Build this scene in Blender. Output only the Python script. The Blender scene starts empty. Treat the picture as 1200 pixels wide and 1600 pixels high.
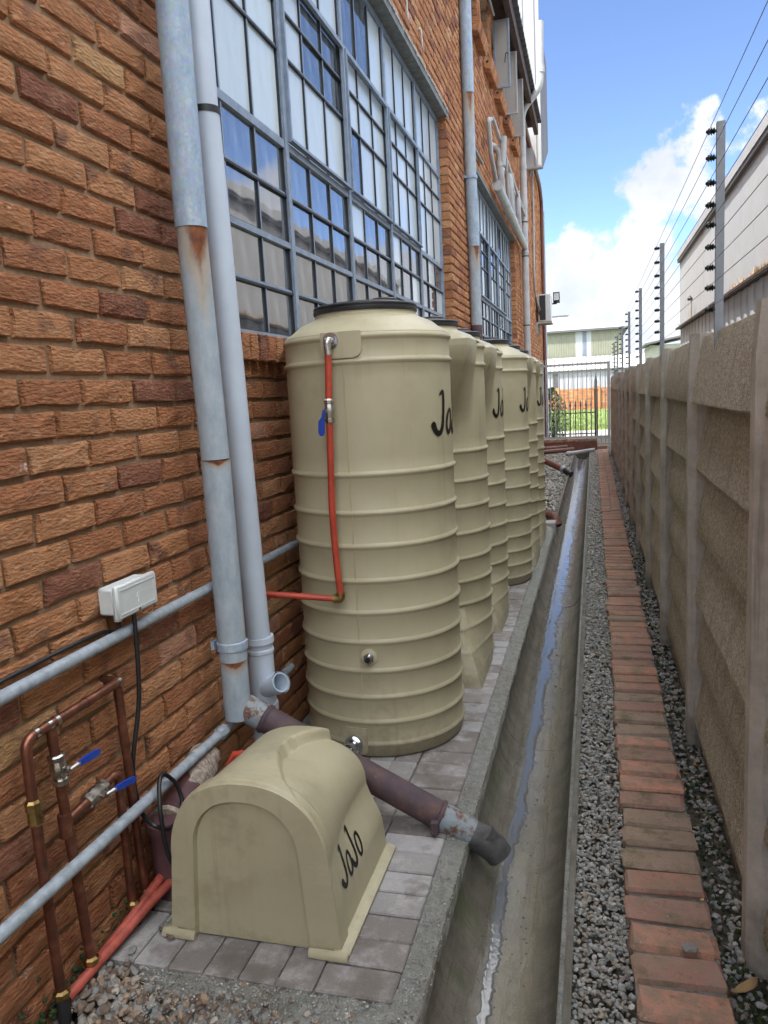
import bpy, math, random
from mathutils import Vector, Matrix, noise
R = random.Random(7)
rad = math.radians
SC = bpy.context.scene
COL = SC.collection

# ------------------------------------------------------------------ camera
YAW, PITCH, ROLL, FPX = rad(15.43), rad(8.47), rad(-3.04), 1208.0
_r = Vector((math.cos(YAW), math.sin(YAW), 0)); _f = Vector((-math.sin(YAW), math.cos(YAW), 0)); _u = Vector((0, 0, 1))
FWD = _f * math.cos(PITCH) - _u * math.sin(PITCH)
_u2 = _u * math.cos(PITCH) + _f * math.sin(PITCH)
RIGHT = _r * math.cos(ROLL) + _u2 * math.sin(ROLL)
UP = -_r * math.sin(ROLL) + _u2 * math.cos(ROLL)
cam_data = bpy.data.cameras.new('camera')
cam = bpy.data.objects.new('camera', cam_data)
COL.objects.link(cam)
m = Matrix.Identity(4)
for i in range(3):
    m[i][0], m[i][1], m[i][2] = RIGHT[i], UP[i], -FWD[i]
cam.matrix_world = m
cam_data.sensor_fit = 'VERTICAL'
cam_data.sensor_height = 36.0
cam_data.lens = 36.0 * FPX / 1600.0
cam_data.clip_start = 0.05
cam_data.clip_end = 2000
SC.camera = cam
SC.cycles.max_bounces = 14
SC.cycles.diffuse_bounces = 8
SC.cycles.glossy_bounces = 5


def pix(p):
    """pixel of a point in the 1200 x 1600 photograph, and its depth (only used to rank bricks by size in view)"""
    p = Vector(p); z = p.dot(FWD)
    if z < 0.1: return None
    return 600 + FPX * p.dot(RIGHT) / z, 800 - FPX * p.dot(UP) / z, z


# ------------------------------------------------------------------ sky and sun
SUN_DIR = Vector((-0.28, -0.34, 0.88)).normalized()
SUN_STRENGTH = 2.0
SKY_STRENGTH = 0.10
EXPOSURE = 2.35
world = bpy.data.worlds.new('World'); SC.world = world; world.use_nodes = True
wn = world.node_tree.nodes; wl = world.node_tree.links
wn.clear()


def wnode(t, **kw):
    n = wn.new(t)
    for k, v in kw.items(): setattr(n, k, v)
    return n


sky = wnode('ShaderNodeTexSky', sky_type='NISHITA', sun_disc=False)
sky.sun_elevation = math.asin(SUN_DIR.z)
sky.sun_rotation = math.atan2(SUN_DIR.x, SUN_DIR.y)
sky.altitude = 3500; sky.air_density = 0.55; sky.dust_density = 0.8; sky.ozone_density = 1.6
tc = wnode('ShaderNodeTexCoord')
vdir = tc.outputs['Generated']


def wmath(op, a, b=None, c=None, clamp=False):
    n = wnode('ShaderNodeMath', operation=op, use_clamp=clamp)
    for i, v in enumerate((a, b, c)):
        if v is None: continue
        if isinstance(v, (int, float)): n.inputs[i].default_value = v
        else: wl.new(v, n.inputs[i])
    return n.outputs[0]


def pixdir(x, y):
    return (RIGHT * (x - 600) / FPX - UP * (y - 800) / FPX + FWD).normalized()


# cumulus: a few puffs around the bank that stands over the far end of the alley, broken up by noise,
# and a made-up cloud field all round, far brighter overhead to light the alley
puffs = [(1095, 255, 48), (1050, 285, 58), (1015, 325, 48), (1100, 310, 40), (985, 335, 26), (1130, 235, 28),
         (1020, 385, 50), (900, 440, 62), (860, 455, 50), (960, 440, 70), (1010, 470, 90), (1080, 420, 50),
         (900, 520, 90), (960, 560, 90), (1110, 500, 100), (1210, 225, 26), (810, 500, 80), (1230, 430, 110)]
dmin = None
for x, y, r in puffs:
    d = pixdir(x, y)
    n = wnode('ShaderNodeVectorMath', operation='DISTANCE')
    wl.new(vdir, n.inputs[0]); n.inputs[1].default_value = d
    s = wmath('SUBTRACT', n.outputs['Value'], r / FPX * 0.93)
    dmin = s if dmin is None else wmath('SMOOTH_MIN', dmin, s, 0.012)
nz = wnode('ShaderNodeTexNoise', noise_dimensions='3D'); wl.new(vdir, nz.inputs['Vector'])
nz.inputs['Scale'].default_value = 16; nz.inputs['Detail'].default_value = 8; nz.inputs['Roughness'].default_value = 0.58
nb = wnode('ShaderNodeTexNoise', noise_dimensions='3D'); wl.new(vdir, nb.inputs['Vector'])
nb.inputs['Scale'].default_value = 3.1; nb.inputs['Detail'].default_value = 9; nb.inputs['Roughness'].default_value = 0.55
d1 = wmath('ADD', dmin, wmath('MULTIPLY', wmath('SUBTRACT', nz.outputs['Fac'], 0.5), 0.20))
mask1 = wnode('ShaderNodeMapRange', interpolation_type='SMOOTHSTEP'); wl.new(d1, mask1.inputs['Value'])
mask1.inputs['From Min'].default_value = 0.010; mask1.inputs['From Max'].default_value = -0.016
sep = wnode('ShaderNodeSeparateXYZ'); wl.new(vdir, sep.inputs[0])
field = wmath('SUBTRACT', nb.outputs['Fac'], wmath('ADD', 0.43, wmath('MULTIPLY', sep.outputs['Z'], 0.03)))
# the open blue part over the alley is kept clear by the same noise field: it is thinned towards the camera's right
opn = wnode('ShaderNodeVectorMath', operation='DISTANCE'); wl.new(vdir, opn.inputs[0])
opn.inputs[1].default_value = pixdir(1010, 130)
field = wmath('SUBTRACT', field, wmath('MULTIPLY', wmath('SUBTRACT', 0.42, opn.outputs['Value'], clamp=True), 1.2))
mask2 = wnode('ShaderNodeMapRange', interpolation_type='SMOOTHSTEP'); wl.new(field, mask2.inputs['Value'])
mask2.inputs['From Min'].default_value = 0.0; mask2.inputs['From Max'].default_value = 0.07
mask = wmath('MAXIMUM', mask1.outputs[0], mask2.outputs[0])
mask = wmath('MULTIPLY', mask, 0.93)
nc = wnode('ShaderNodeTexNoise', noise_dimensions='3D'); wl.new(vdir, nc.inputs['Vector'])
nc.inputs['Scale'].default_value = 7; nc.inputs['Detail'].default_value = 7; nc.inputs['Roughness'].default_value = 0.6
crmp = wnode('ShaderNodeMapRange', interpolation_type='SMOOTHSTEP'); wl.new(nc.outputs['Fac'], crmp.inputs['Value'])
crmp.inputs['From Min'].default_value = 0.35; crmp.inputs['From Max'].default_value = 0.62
fill_col = wnode('ShaderNodeMix', data_type='RGBA'); wl.new(crmp.outputs[0], fill_col.inputs['Factor'])
fill_col.inputs['A'].default_value = (9.0, 9.3, 9.9, 1); fill_col.inputs['B'].default_value = (17.0, 17.0, 16.7, 1)  # high clouds, mostly above the view, brightened as added fill light
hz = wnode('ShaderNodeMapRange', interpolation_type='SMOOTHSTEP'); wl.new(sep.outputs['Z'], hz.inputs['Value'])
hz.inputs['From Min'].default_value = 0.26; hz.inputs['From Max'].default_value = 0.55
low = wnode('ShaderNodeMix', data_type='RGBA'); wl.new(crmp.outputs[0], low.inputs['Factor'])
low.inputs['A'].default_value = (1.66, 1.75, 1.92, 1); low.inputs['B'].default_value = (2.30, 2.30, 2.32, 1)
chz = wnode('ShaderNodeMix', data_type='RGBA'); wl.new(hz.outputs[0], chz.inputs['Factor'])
wl.new(low.outputs['Result'], chz.inputs['A']); wl.new(fill_col.outputs['Result'], chz.inputs['B'])
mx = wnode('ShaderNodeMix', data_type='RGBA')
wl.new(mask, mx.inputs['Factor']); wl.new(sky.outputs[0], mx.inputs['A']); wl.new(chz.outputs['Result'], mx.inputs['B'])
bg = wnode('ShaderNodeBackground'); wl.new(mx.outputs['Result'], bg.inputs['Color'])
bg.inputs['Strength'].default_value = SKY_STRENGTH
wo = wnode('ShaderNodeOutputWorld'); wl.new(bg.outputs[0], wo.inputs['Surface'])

sd = bpy.data.lights.new('sun', 'SUN'); sd.energy = SUN_STRENGTH; sd.angle = rad(0.5); sd.color = (1.0, 0.95, 0.87)
so = bpy.data.objects.new('sun', sd); COL.objects.link(so)
so.rotation_euler = SUN_DIR.to_track_quat('Z', 'Y').to_euler(); so.location = (-20, -20, 40)
vs = SC.view_settings
vs.view_transform = 'Standard'; vs.look = 'None'; vs.gamma = 1; vs.exposure = EXPOSURE; vs.use_curve_mapping = False


# ------------------------------------------------------------------ materials
def mat(name):
    m = bpy.data.materials.new(name); m.use_nodes = True
    return m, m.node_tree.nodes, m.node_tree.links, m.node_tree.nodes['Principled BSDF']


class G:
    """small node-graph helper for one material"""
    def __init__(s, name, rough=0.6, metal=0.0, spec=0.5, coat=0.0, k=1.0):
        s.k = k
        s.m, s.n, s.l, s.b = mat(name)
        s.b.inputs['Roughness'].default_value = rough; s.b.inputs['Metallic'].default_value = metal
        s.b.inputs['Specular IOR Level'].default_value = spec; s.b.inputs['Coat Weight'].default_value = coat
        s.tc = s.n.new('ShaderNodeTexCoord'); s.co = s.tc.outputs['Object']

    def val(s, sock, v):
        if isinstance(v, (int, float)): sock.default_value = v
        elif isinstance(v, (tuple, list)): sock.default_value = v if len(v) != 3 or sock.type == 'VECTOR' else (*v, 1)
        else: s.l.new(v, sock)

    def math(s, op, a, b=0.0, c=0.0, clamp=False):
        n = s.n.new('ShaderNodeMath'); n.operation = op; n.use_clamp = clamp
        for i, v in enumerate((a, b, c)): s.val(n.inputs[i], v)
        return n.outputs[0]

    def map(s, scale=(1, 1, 1), co=None, loc=None):
        n = s.n.new('ShaderNodeMapping'); s.l.new(co or s.co, n.inputs['Vector']); n.inputs['Scale'].default_value = scale
        if loc is not None: s.val(n.inputs['Location'], loc)
        return n.outputs[0]

    def noise(s, scale=10, detail=4, rough=0.55, co=None, typ='FBM', dist=0.0):
        n = s.n.new('ShaderNodeTexNoise'); n.noise_type = typ
        s.l.new(co or s.co, n.inputs['Vector']); n.inputs['Scale'].default_value = scale
        n.inputs['Detail'].default_value = detail; n.inputs['Roughness'].default_value = rough; n.inputs['Distortion'].default_value = dist
        return n.outputs['Fac']

    def voro(s, scale=50, co=None, feat='F1', out='Distance', rnd=1.0):
        n = s.n.new('ShaderNodeTexVoronoi'); n.feature = feat; s.l.new(co or s.co, n.inputs['Vector'])
        n.inputs['Scale'].default_value = scale; n.inputs['Randomness'].default_value = rnd
        return n.outputs[out]

    def ramp(s, f, stops, interp='LINEAR'):
        n = s.n.new('ShaderNodeValToRGB'); n.color_ramp.interpolation = interp; s.l.new(f, n.inputs[0])
        e = n.color_ramp.elements
        while len(e) < len(stops): e.new(0.5)
        for i, (p, c) in enumerate(stops):
            e[i].position = p; e[i].color = (c, c, c, 1) if isinstance(c, (int, float)) else (*[min(0.8, t * s.k) for t in c], 1)
        return n.outputs[0]

    def rng(s, f, a, b, c=0.0, d=1.0, smooth=True):
        n = s.n.new('ShaderNodeMapRange'); s.l.new(f, n.inputs['Value'])
        if smooth: n.interpolation_type = 'SMOOTHSTEP'
        n.inputs['From Min'].default_value = a; n.inputs['From Max'].default_value = b
        n.inputs['To Min'].default_value = c; n.inputs['To Max'].default_value = d
        return n.outputs[0]

    def mix(s, f, a, b, blend='MIX'):
        n = s.n.new('ShaderNodeMix'); n.data_type = 'RGBA'; n.blend_type = blend
        if blend == 'MIX':
            a, b = [tuple(min(0.8, t * s.k) for t in q) if isinstance(q, tuple) else q for q in (a, b)]
        s.val(n.inputs['Factor'], f); s.val(n.inputs['A'], a); s.val(n.inputs['B'], b)
        return n.outputs['Result']

    def island(s):
        g = s.n.new('ShaderNodeNewGeometry'); o = s.n.new('ShaderNodeObjectInfo')
        return s.math('FRACT', s.math('ADD', g.outputs['Random Per Island'], o.outputs['Random']))

    def objrand(s):
        return s.n.new('ShaderNodeObjectInfo').outputs['Random']

    def xyz(s, k, co=None):
        n = s.n.new('ShaderNodeSeparateXYZ'); s.l.new(co or s.co, n.inputs[0]); return n.outputs[k]

    def bump(s, h, strength=0.5, dist=0.01):
        n = s.n.new('ShaderNodeBump'); s.l.new(h, n.inputs['Height'])
        n.inputs['Strength'].default_value = strength; n.inputs['Distance'].default_value = dist
        s.l.new(n.outputs[0], s.b.inputs['Normal']); return n

    def col(s, c): s.val(s.b.inputs['Base Color'], c); return s
    def rough(s, v): s.val(s.b.inputs['Roughness'], v); return s


M = {}


def plain(name, c, rough=0.5, metal=0.0, spec=0.5, var=0.12, scale=30, bump=0.0, coat=0.0):
    g = G(name, rough, metal, spec, coat)
    f = g.noise(scale, 5, 0.6)
    lo = tuple(x * (1 - var * 1.6) for x in c); hi = tuple(min(1, x * (1 + var)) for x in c)
    g.col(g.ramp(f, [(0.3, lo), (0.7, hi)]))
    g.rough(g.rng(g.noise(scale * 0.6, 3), 0.3, 0.7, max(0.02, rough - 0.08), rough + 0.08))
    if bump: g.bump(f, bump, 0.004)
    M[name] = g.m
    return g


# rock-face clay brick of the building
def brick_material():
    g = G('rock_face_brick', 0.85, spec=0.25, k=1.5)
    isl = g.island()
    rr = g.math('FRACT', g.math('MULTIPLY', isl, 17.31)); r2 = g.math('FRACT', g.math('MULTIPLY', isl, 91.7))
    base = g.ramp(rr, [(0.0, (0.388, 0.178, 0.081)), (0.15, (0.441, 0.213, 0.102)), (0.30, (0.347, 0.149, 0.072)), (0.45, (0.405, 0.187, 0.088)), (0.60, (0.370, 0.158, 0.074)),
                       (0.70, (0.457, 0.234, 0.118)), (0.77, (0.319, 0.129, 0.065)), (0.81, (0.238, 0.100, 0.061)), (0.89, (0.400, 0.182, 0.085)), (0.955, (0.481, 0.254, 0.167)), (0.98, (0.475, 0.278, 0.135))], 'CONSTANT')
    offs = g.n.new('ShaderNodeCombineXYZ'); g.val(offs.inputs[0], g.math('MULTIPLY', isl, 37.0)); g.val(offs.inputs[1], g.math('MULTIPLY', r2, 53.0))
    co = g.map((1, 1, 1), loc=offs.outputs[0])
    blot = g.noise(14, 4, 0.6, co)
    fire = g.noise(7, 2, 0.5, co)
    c = g.mix(g.rng(blot, 0.3, 0.75, 0.0, 0.55), base, g.mix(1.0, base, (.70, .60, .55), 'MULTIPLY'))
    c = g.mix(g.rng(fire, 0.60, 0.72, 0.0, 0.6), c, (.125, .064, .052))
    lite = g.noise(24, 5, 0.65, co); c = g.mix(g.rng(lite, 0.50, 0.72, 0.0, 0.4), c, (.40, .27, .17))
    fine = g.noise(160, 5, 0.7, co)
    c = g.mix(g.rng(fine, 0.35, 0.75, 0.0, 0.30), c, g.mix(1.0, c, (1.5, 1.45, 1.35), 'MULTIPLY'))
    white = g.math('MULTIPLY', g.rng(g.noise(5, 2, 0.5, g.map((1, 1, 1), g.tc.outputs['Object'])), 0.66, 0.74), g.rng(g.noise(70, 4, 0.7, co), 0.52, 0.6))
    c = g.mix(g.math('MULTIPLY', white, 0.55), c, (.55, .50, .44))
    g.col(c)
    ridge = g.noise(1.0, 5, 0.66, g.map((90, 52, 150), co), 'FBM', 1.6)
    crack = g.voro(1.0, g.map((70, 44, 125), co), 'F1', 'Distance')
    big = g.noise(1.0, 3, 0.5, g.map((20, 13, 26), co))
    h = g.math('ADD', g.math('MULTIPLY', ridge, 0.85), g.math('MULTIPLY', crack, 0.55))
    h = g.math('ADD', h, g.math('MULTIPLY', big, 0.6))
    h = g.math('ADD', h, g.math('MULTIPLY', fine, 0.12))
    g.bump(h, 1.0, 0.026)
    M['brick'] = g.m


brick_material()


def mortar_material():
    g = G('raked_mortar', 0.95, spec=0.2, k=1.35)
    f = g.noise(60, 6, 0.65); s = g.noise(5, 3)
    c = g.ramp(f, [(0.3, (.165, .110, .068)), (0.7, (.270, .190, .120))])
    g.col(g.mix(g.rng(s, 0.4, 0.7, 0, 0.5), c, (.13, .085, .055)))
    g.bump(f, 0.7, 0.006); M['mortar'] = g.m


mortar_material()


def galv_material():
    g = G('weathered_galvanized_steel', 0.5, spec=0.5)
    f = g.noise(26, 6, 0.65, g.map((1, 1, 0.5))); sp = g.voro(90, out='Color')
    c = g.ramp(f, [(0.28, (.215, .295, .385)), (0.55, (.305, .390, .480)), (0.75, (.405, .475, .545))])
    c = g.mix(0.12, c, sp, 'OVERLAY')
    streak = g.noise(5, 5, 0.6, g.map((9, 9, 0.7)))
    c = g.mix(g.rng(streak, 0.58, 0.72, 0, 0.5), c, (.32, .25, .17))
    g.col(c); g.bump(f, 0.12, 0.002); M['galv'] = g.m


galv_material()


def rusty_galv(name, top, length):
    """galvanized steel with a rust stain running down in a wedge below the joint at height top"""
    g = G(name, 0.6, spec=0.4)
    f = g.noise(26, 6, 0.65, g.map((1, 1, 0.5)))
    c = g.ramp(f, [(0.28, (.250, .315, .370)), (0.55, (.345, .405, .455)), (0.75, (.430, .475, .510))])
    z = g.math('SUBTRACT', top, g.xyz(2)); t = g.math('DIVIDE', z, length)
    # lateral distance from the stain's own middle line, on the side that faces the alley
    ax = g.math('ABSOLUTE', g.math('ADD', g.math('ADD', g.math('MULTIPLY', g.xyz(0), 19.5), g.math('MULTIPLY', g.xyz(1), 10.0)), -0.12))
    d = g.math('ADD', g.math('ADD', t, g.math('MULTIPLY', ax, 0.55)), g.math('MULTIPLY', g.math('SUBTRACT', g.noise(16, 5, 0.6, g.map((1, 1, 0.35))), 0.5), 0.8))
    k = g.rng(d, 0.62, 0.30)
    inside = g.math('MULTIPLY', k, g.rng(z, -0.004, 0.0))
    rust = g.ramp(g.noise(50, 4), [(0.3, (.090, .026, .010)), (0.7, (.230, .075, .022))])
    halo = g.math('MULTIPLY', g.rng(d, 1.15, 0.55), g.rng(z, -0.004, 0.0))
    c = g.mix(g.math('MULTIPLY', halo, 0.55), c, (.36, .24, .10)); c = g.mix(inside, c, rust)
    g.col(c); g.bump(f, 0.15, 0.002); M[name] = g.m


def rust_material():
    g = G('rusted_painted_steel', 0.62, spec=0.35)
    f = g.noise(18, 6, 0.65); h = g.noise(55, 5, 0.7)
    c = g.ramp(f, [(0.30, (.058, .040, .048)), (0.54, (.088, .058, .064)), (0.65, (.125, .068, .055)), (0.78, (.215, .100, .055))])
    c = g.mix(g.rng(h, 0.66, 0.72, 0, 0.7), c, (.33, .25, .21)); g.col(c); g.bump(h, 0.35, 0.003); M['rust'] = g.m
    g = G('flaking_galvanized_with_rust', 0.6, spec=0.4)
    f = g.noise(26, 7, 0.72)
    c = g.ramp(f, [(0.44, (.235, .285, .315)), (0.52, (.205, .205, .200)), (0.56, (.150, .075, .050)), (0.72, (.085, .040, .028))]); g.col(c)
    g.bump(f, 0.3, 0.004); M['flaky'] = g.m


rust_material()
plain('pvc', (.47, .54, .625), 0.38, var=0.05, scale=6)
plain('pvc_white', (.40, .41, .41), 0.4, var=0.10, scale=8)
plain('conduit', (.30, .345, .385), 0.5, var=0.20, scale=40)
plain('black_rubber', (.012, .012, .013), 0.45, var=0.1)
plain('black_plastic', (.020, .021, .024), 0.42, var=0.15, scale=20)
plain('white_plastic', (.56, .60, .60), 0.42, var=0.06, scale=12)
plain('red_pipe', (.420, .055, .028), 0.38, var=0.14, scale=25)
plain('red_pipe_dusty', (.385, .080, .055), 0.55, var=0.25, scale=28)
plain('chrome', (.60, .62, .64), 0.16, 1.0, var=0.08)
plain('nickel', (.48, .46, .43), 0.30, 1.0, var=0.2, scale=60)
plain('brass', (.42, .30, .12), 0.35, 1.0, var=0.25, scale=60)
plain('blue_grip', (.010, .050, .330), 0.38, var=0.1)
plain('steel_frame', (.215, .270, .345), 0.5, var=0.15, scale=18)
plain('putty_black', (.014, .018, .024), 0.6)
plain('sun_white', (.40, .41, .42), 0.6, var=0.04, scale=2)
plain('grey_clad', (.115, .11, .115), 0.6, var=0.06, scale=2)  # also the painted shade of the tower side
plain('dark_eave', (.060, .032, .028), 0.8, var=0.3, scale=9)
plain('roof_sheet', (.12, .12, .125), 0.5, var=0.15, scale=3)
plain('maroon', (.105, .050, .055), 0.5, var=0.2, scale=12, bump=0.1)
plain('brown_pipe', (.150, .058, .042), 0.55, var=0.2, scale=14)
plain('galv_post', (.25, .275, .30), 0.5, 0.0, var=0.12, scale=14)
plain('insulator', (.012, .020, .018), 0.35)
plain('fence_wire_metal', (.20, .21, .22), 0.5, 0.3)
plain('white_bar', (.36, .375, .39), 0.5, var=0.08)
plain('black_bar', (.012, .012, .014), 0.5)
plain('pavement', (.25, .24, .22), 0.9, var=0.15, scale=2)
plain('cream_clad', (.215, .222, .165), 0.6, var=0.06, scale=1)
plain('white_clad', (.40, .42, .44), 0.55, var=0.06, scale=1)
plain('grey_blue_clad', (.17, .20, .25), 0.55, var=0.06, scale=1)
plain('far_roof', (.24, .26, .285), 0.45, var=0.08, scale=1)
plain('leaf', (.040, .095, .018), 0.6, var=0.5, scale=6)
plain('grass_blade', (.17, .24, .05), 0.7, var=0.35, scale=3)
plain('lawn_green', (.16, .225, .055), 0.9, var=0.35, scale=2)
plain('dry_weed', (.42, .28, .12), 0.8, var=0.3, scale=8)
plain('bark', (.060, .045, .035), 0.9, var=0.3)
plain('moss_green', (.030, .055, .014), 0.95, var=0.5, scale=40)
plain('print_black', (.008, .008, .008), 0.45)
plain('crumbly_plaster', (.33, .27, .22), 0.95, var=0.45, scale=60, bump=0.8)
plain('grey_spout', (.085, .083, .082), 0.6, var=0.3, scale=30, bump=0.2)
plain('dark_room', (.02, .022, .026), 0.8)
plain('pale_plaster', (.34, .33, .31), 0.8, var=0.08, scale=2)
plain('lead_lintel', (.16, .175, .17), 0.8, var=0.25, scale=14, bump=0.2)
plain('tank_marks', (.44, .41, .29), 0.5, var=0.05)
rusty_galv('rusty_galv_upper', 0.548, 0.31)
rusty_galv('rusty_galv_mid', -0.176, 0.03)
rusty_galv('rusty_galv_low', -0.862, 0.05)
rusty_galv('rusty_galv_far_upper', 3.10, 0.45)
rusty_galv('rusty_galv_far_low', 1.56, 0.34)


def copper_material():
    g = G('tarnished_copper', 0.36, 0.75)
    f = g.noise(16, 5, 0.6)
    c = g.ramp(f, [(0.3, (.110, .050, .035)), (0.55, (.230, .092, .058)), (0.75, (.42, .19, .12))])
    g.col(c); g.rough(g.rng(f, 0.3, 0.7, 0.5, 0.3)); M['copper'] = g.m


copper_material()


def tank_material(key, zoff):
    g = G('beige_moulded_polyethylene', 0.46, spec=0.45)
    f = g.noise(3.5, 4, 0.6); fine = g.noise(220, 2, 0.5)
    c = g.ramp(f, [(0.3, (.385, .350, .228)), (0.7, (.445, .405, .268))])
    sc = g.rng(g.noise(1.0, 6, 0.7, g.map((2.5, 2.5, 5))), 0.62, 0.72, 0, 0.28)
    c = g.mix(sc, c, (.52, .48, .37))
    rain = g.noise(1.0, 5, 0.65, g.map((34, 34, 1.1)))
    c = g.mix(g.math('MULTIPLY', g.rng(rain, 0.50, 0.72), g.rng(g.noise(2.2, 3), 0.40, 0.62, 0, 0.34)), c, (.25, .215, .135))
    mud = g.math('MULTIPLY', g.rng(g.noise(9, 5, 0.65), 0.45, 0.7), g.rng(g.noise(1.3, 2), 0.45, 0.65, 0, 0.40))
    c = g.mix(mud, c, (.20, .165, .10))
    splash = g.math('SUBTRACT', g.math('MULTIPLY', g.noise(26, 6, 0.75), 0.30), g.math('ADD', g.xyz(2), zoff))
    c = g.mix(g.rng(splash, 0.02, 0.17, 0, 0.6), c, (.195, .165, .115))
    dust = g.rng(g.noise(80, 5, 0.75), 0.60, 0.72, 0, 0.16); c = g.mix(dust, c, (.56, .52, .42))
    scr = g.rng(g.noise(1.0, 4, 0.6, g.map((9, 9, 170))), 0.70, 0.74, 0, 0.30); c = g.mix(g.math('MULTIPLY', scr, g.rng(g.noise(4, 2), 0.5, 0.6)), c, (.60, .57, .47))
    g.col(c)
    g.rough(g.rng(g.noise(7, 4), 0.3, 0.7, 0.38, 0.54))
    g.bump(g.math('ADD', g.math('MULTIPLY', g.noise(5, 2), 1.0), g.math('MULTIPLY', fine, 0.05)), 0.12, 0.01)
    M[key] = g.m


tank_material('tank', 0.0); tank_material('cover', 1.50)


def concrete_materials():
    # smooth cast drain, wet towards the middle
    g = G('damp_cast_concrete', 0.6, spec=0.5, k=1.12)
    f = g.noise(9, 7, 0.68); fine = g.noise(140, 5, 0.7); tool = g.noise(1.0, 5, 0.6, g.map((28, 7, 46)), dist=1.0)
    c = g.ramp(f, [(0.28, (.070, .061, .046)), (0.52, (.128, .115, .090)), (0.76, (.190, .174, .142))])
    x = g.xyz(0)
    algae = g.math('MULTIPLY', g.rng(g.noise(2.2, 5, 0.7), 0.50, 0.62), g.rng(x, -0.32, -0.37))
    algae = g.math('MULTIPLY', algae, g.rng(g.xyz(1), 4.5, 2.6))
    c = g.mix(g.math('MULTIPLY', algae, 0.7), c, (.050, .072, .022))
    algae2 = g.math('MULTIPLY', g.rng(g.noise(3, 5, 0.7), 0.45, 0.62), g.rng(x, -0.205, -0.12))
    c = g.mix(g.math('MULTIPLY', algae2, 0.6), c, (.050, .060, .025))
    silt = g.math('MULTIPLY', g.rng(g.noise(1.0, 5, 0.62, g.map((12, 2.2, 1))), 0.36, 0.62), g.rng(g.math('ABSOLUTE', g.math('ADD', x, 0.235)), 0.085, 0.03))
    c = g.mix(g.math('MULTIPLY', silt, 0.8), c, (.170, .150, .098))
    lines = g.noise(1.0, 6, 0.7, g.map((46, 1.3, 10)))
    c = g.mix(g.rng(lines, 0.50, 0.66, 0, 0.65), c, (.062, .056, .036))
    drip = g.noise(1.0, 5, 0.7, g.map((3, 26, 3)))
    c = g.mix(g.math('MULTIPLY', g.rng(drip, 0.52, 0.68, 0, 0.6), g.rng(g.math('ABSOLUTE', g.math('ADD', x, 0.255)), 0.06, 0.12)), c, (.060, .056, .042))
    spots = g.rng(g.voro(55), 0.10, 0.05)
    c = g.mix(g.math('MULTIPLY', spots, 0.4), c, (.07, .06, .05)); g.col(c)
    wet = g.rng(g.math('ABSOLUTE', g.math('ADD', x, 0.265)), 0.115, 0.07)
    g.rough(g.math('SUBTRACT', g.rng(f, 0.3, 0.7, 0.72, 0.55), g.math('MULTIPLY', wet, 0.40)))
    g.bump(g.math('ADD', g.math('MULTIPLY', tool, 0.7), g.math('MULTIPLY', fine, 0.5)), 0.55, 0.006); M['drain'] = g.m
    # rough mortar haunch
    g = G('rough_mortar_haunch', 0.92, spec=0.3, k=1.9)
    f = g.noise(30, 7, 0.7); s = g.noise(4, 4)
    c = g.ramp(f, [(0.3, (.125, .128, .115)), (0.7, (.240, .240, .215))])
    c = g.mix(g.rng(s, 0.5, 0.7, 0, 0.5), c, (.14, .12, .085)); g.col(c)
    g.bump(g.math('ADD', f, g.math('MULTIPLY', g.noise(120, 4, 0.7), 0.9)), 1.0, 0.016); M['haunch'] = g.m
    # exposed aggregate precast panel
    g = G('exposed_aggregate_panel', 0.92, spec=0.25, k=2.3)
    v = g.voro(150, out='Color'); vd = g.voro(150); f = g.noise(6, 6, 0.65); fine = g.noise(90, 6, 0.72)
    lum = g.n.new('ShaderNodeRGBToBW'); g.l.new(v, lum.inputs[0])
    c = g.ramp(lum.outputs[0], [(0.2, (.165, .135, .098)), (0.5, (.272, .228, .168)), (0.8, (.390, .335, .255))])
    c = g.mix(g.rng(fine, 0.3, 0.75, 0, 0.75), c, g.ramp(f, [(0.3, (.195, .162, .118)), (0.7, (.310, .265, .200))]))
    st = g.noise(1.0, 5, 0.65, g.map((22, 22, 1.6)))
    c = g.mix(g.rng(st, 0.54, 0.68, 0, 0.55), c, (.145, .120, .090))
    damp = g.math('ADD', g.xyz(2), g.math('MULTIPLY', g.noise(4, 5, 0.6), 0.75))
    c = g.mix(g.rng(damp, -0.98, -1.35, 0, 0.8), c, (.055, .050, .032)); g.col(c)
    g.bump(g.math('ADD', g.math('MULTIPLY', vd, -0.9), fine), 1.0, 0.012); M['panel'] = g.m
    g = G('grey_precast_post', 0.9, spec=0.25, k=2.3)
    f = g.noise(8, 7, 0.68); fine = g.noise(80, 5, 0.7)
    c = g.ramp(f, [(0.3, (.145, .132, .110)), (0.7, (.265, .245, .210))])
    st = g.noise(1.0, 5, 0.65, g.map((26, 26, 1.5)))
    c = g.mix(g.rng(st, 0.58, 0.72, 0, 0.5), c, (.080, .072, .060))
    damp = g.math('ADD', g.xyz(2), g.math('MULTIPLY', g.noise(6, 5, 0.6), 0.6))
    c = g.mix(g.rng(damp, -1.0, -1.35, 0, 0.8), c, (.040, .042, .026)); g.col(c)
    pits = g.rng(g.voro(60), 0.16, 0.0)
    g.bump(g.math('SUBTRACT', g.math('ADD', fine, f), g.math('MULTIPLY', pits, 0.8)), 0.5, 0.006); M['post'] = g.m
    # clay kerb brick
    g = G('worn_red_clay_brick', 0.9, spec=0.25, k=1.75)
    isl = g.objrand(); rr = g.math('FRACT', g.math('MULTIPLY', isl, 13.7))
    c = g.ramp(rr, [(0, (0.250, 0.120, 0.084)), (0.35, (0.310, 0.153, 0.101)), (0.6, (0.215, 0.114, 0.087)), (0.8, (0.190, 0.143, 0.101)), (0.92, (0.285, 0.137, 0.084))], 'CONSTANT')
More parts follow.
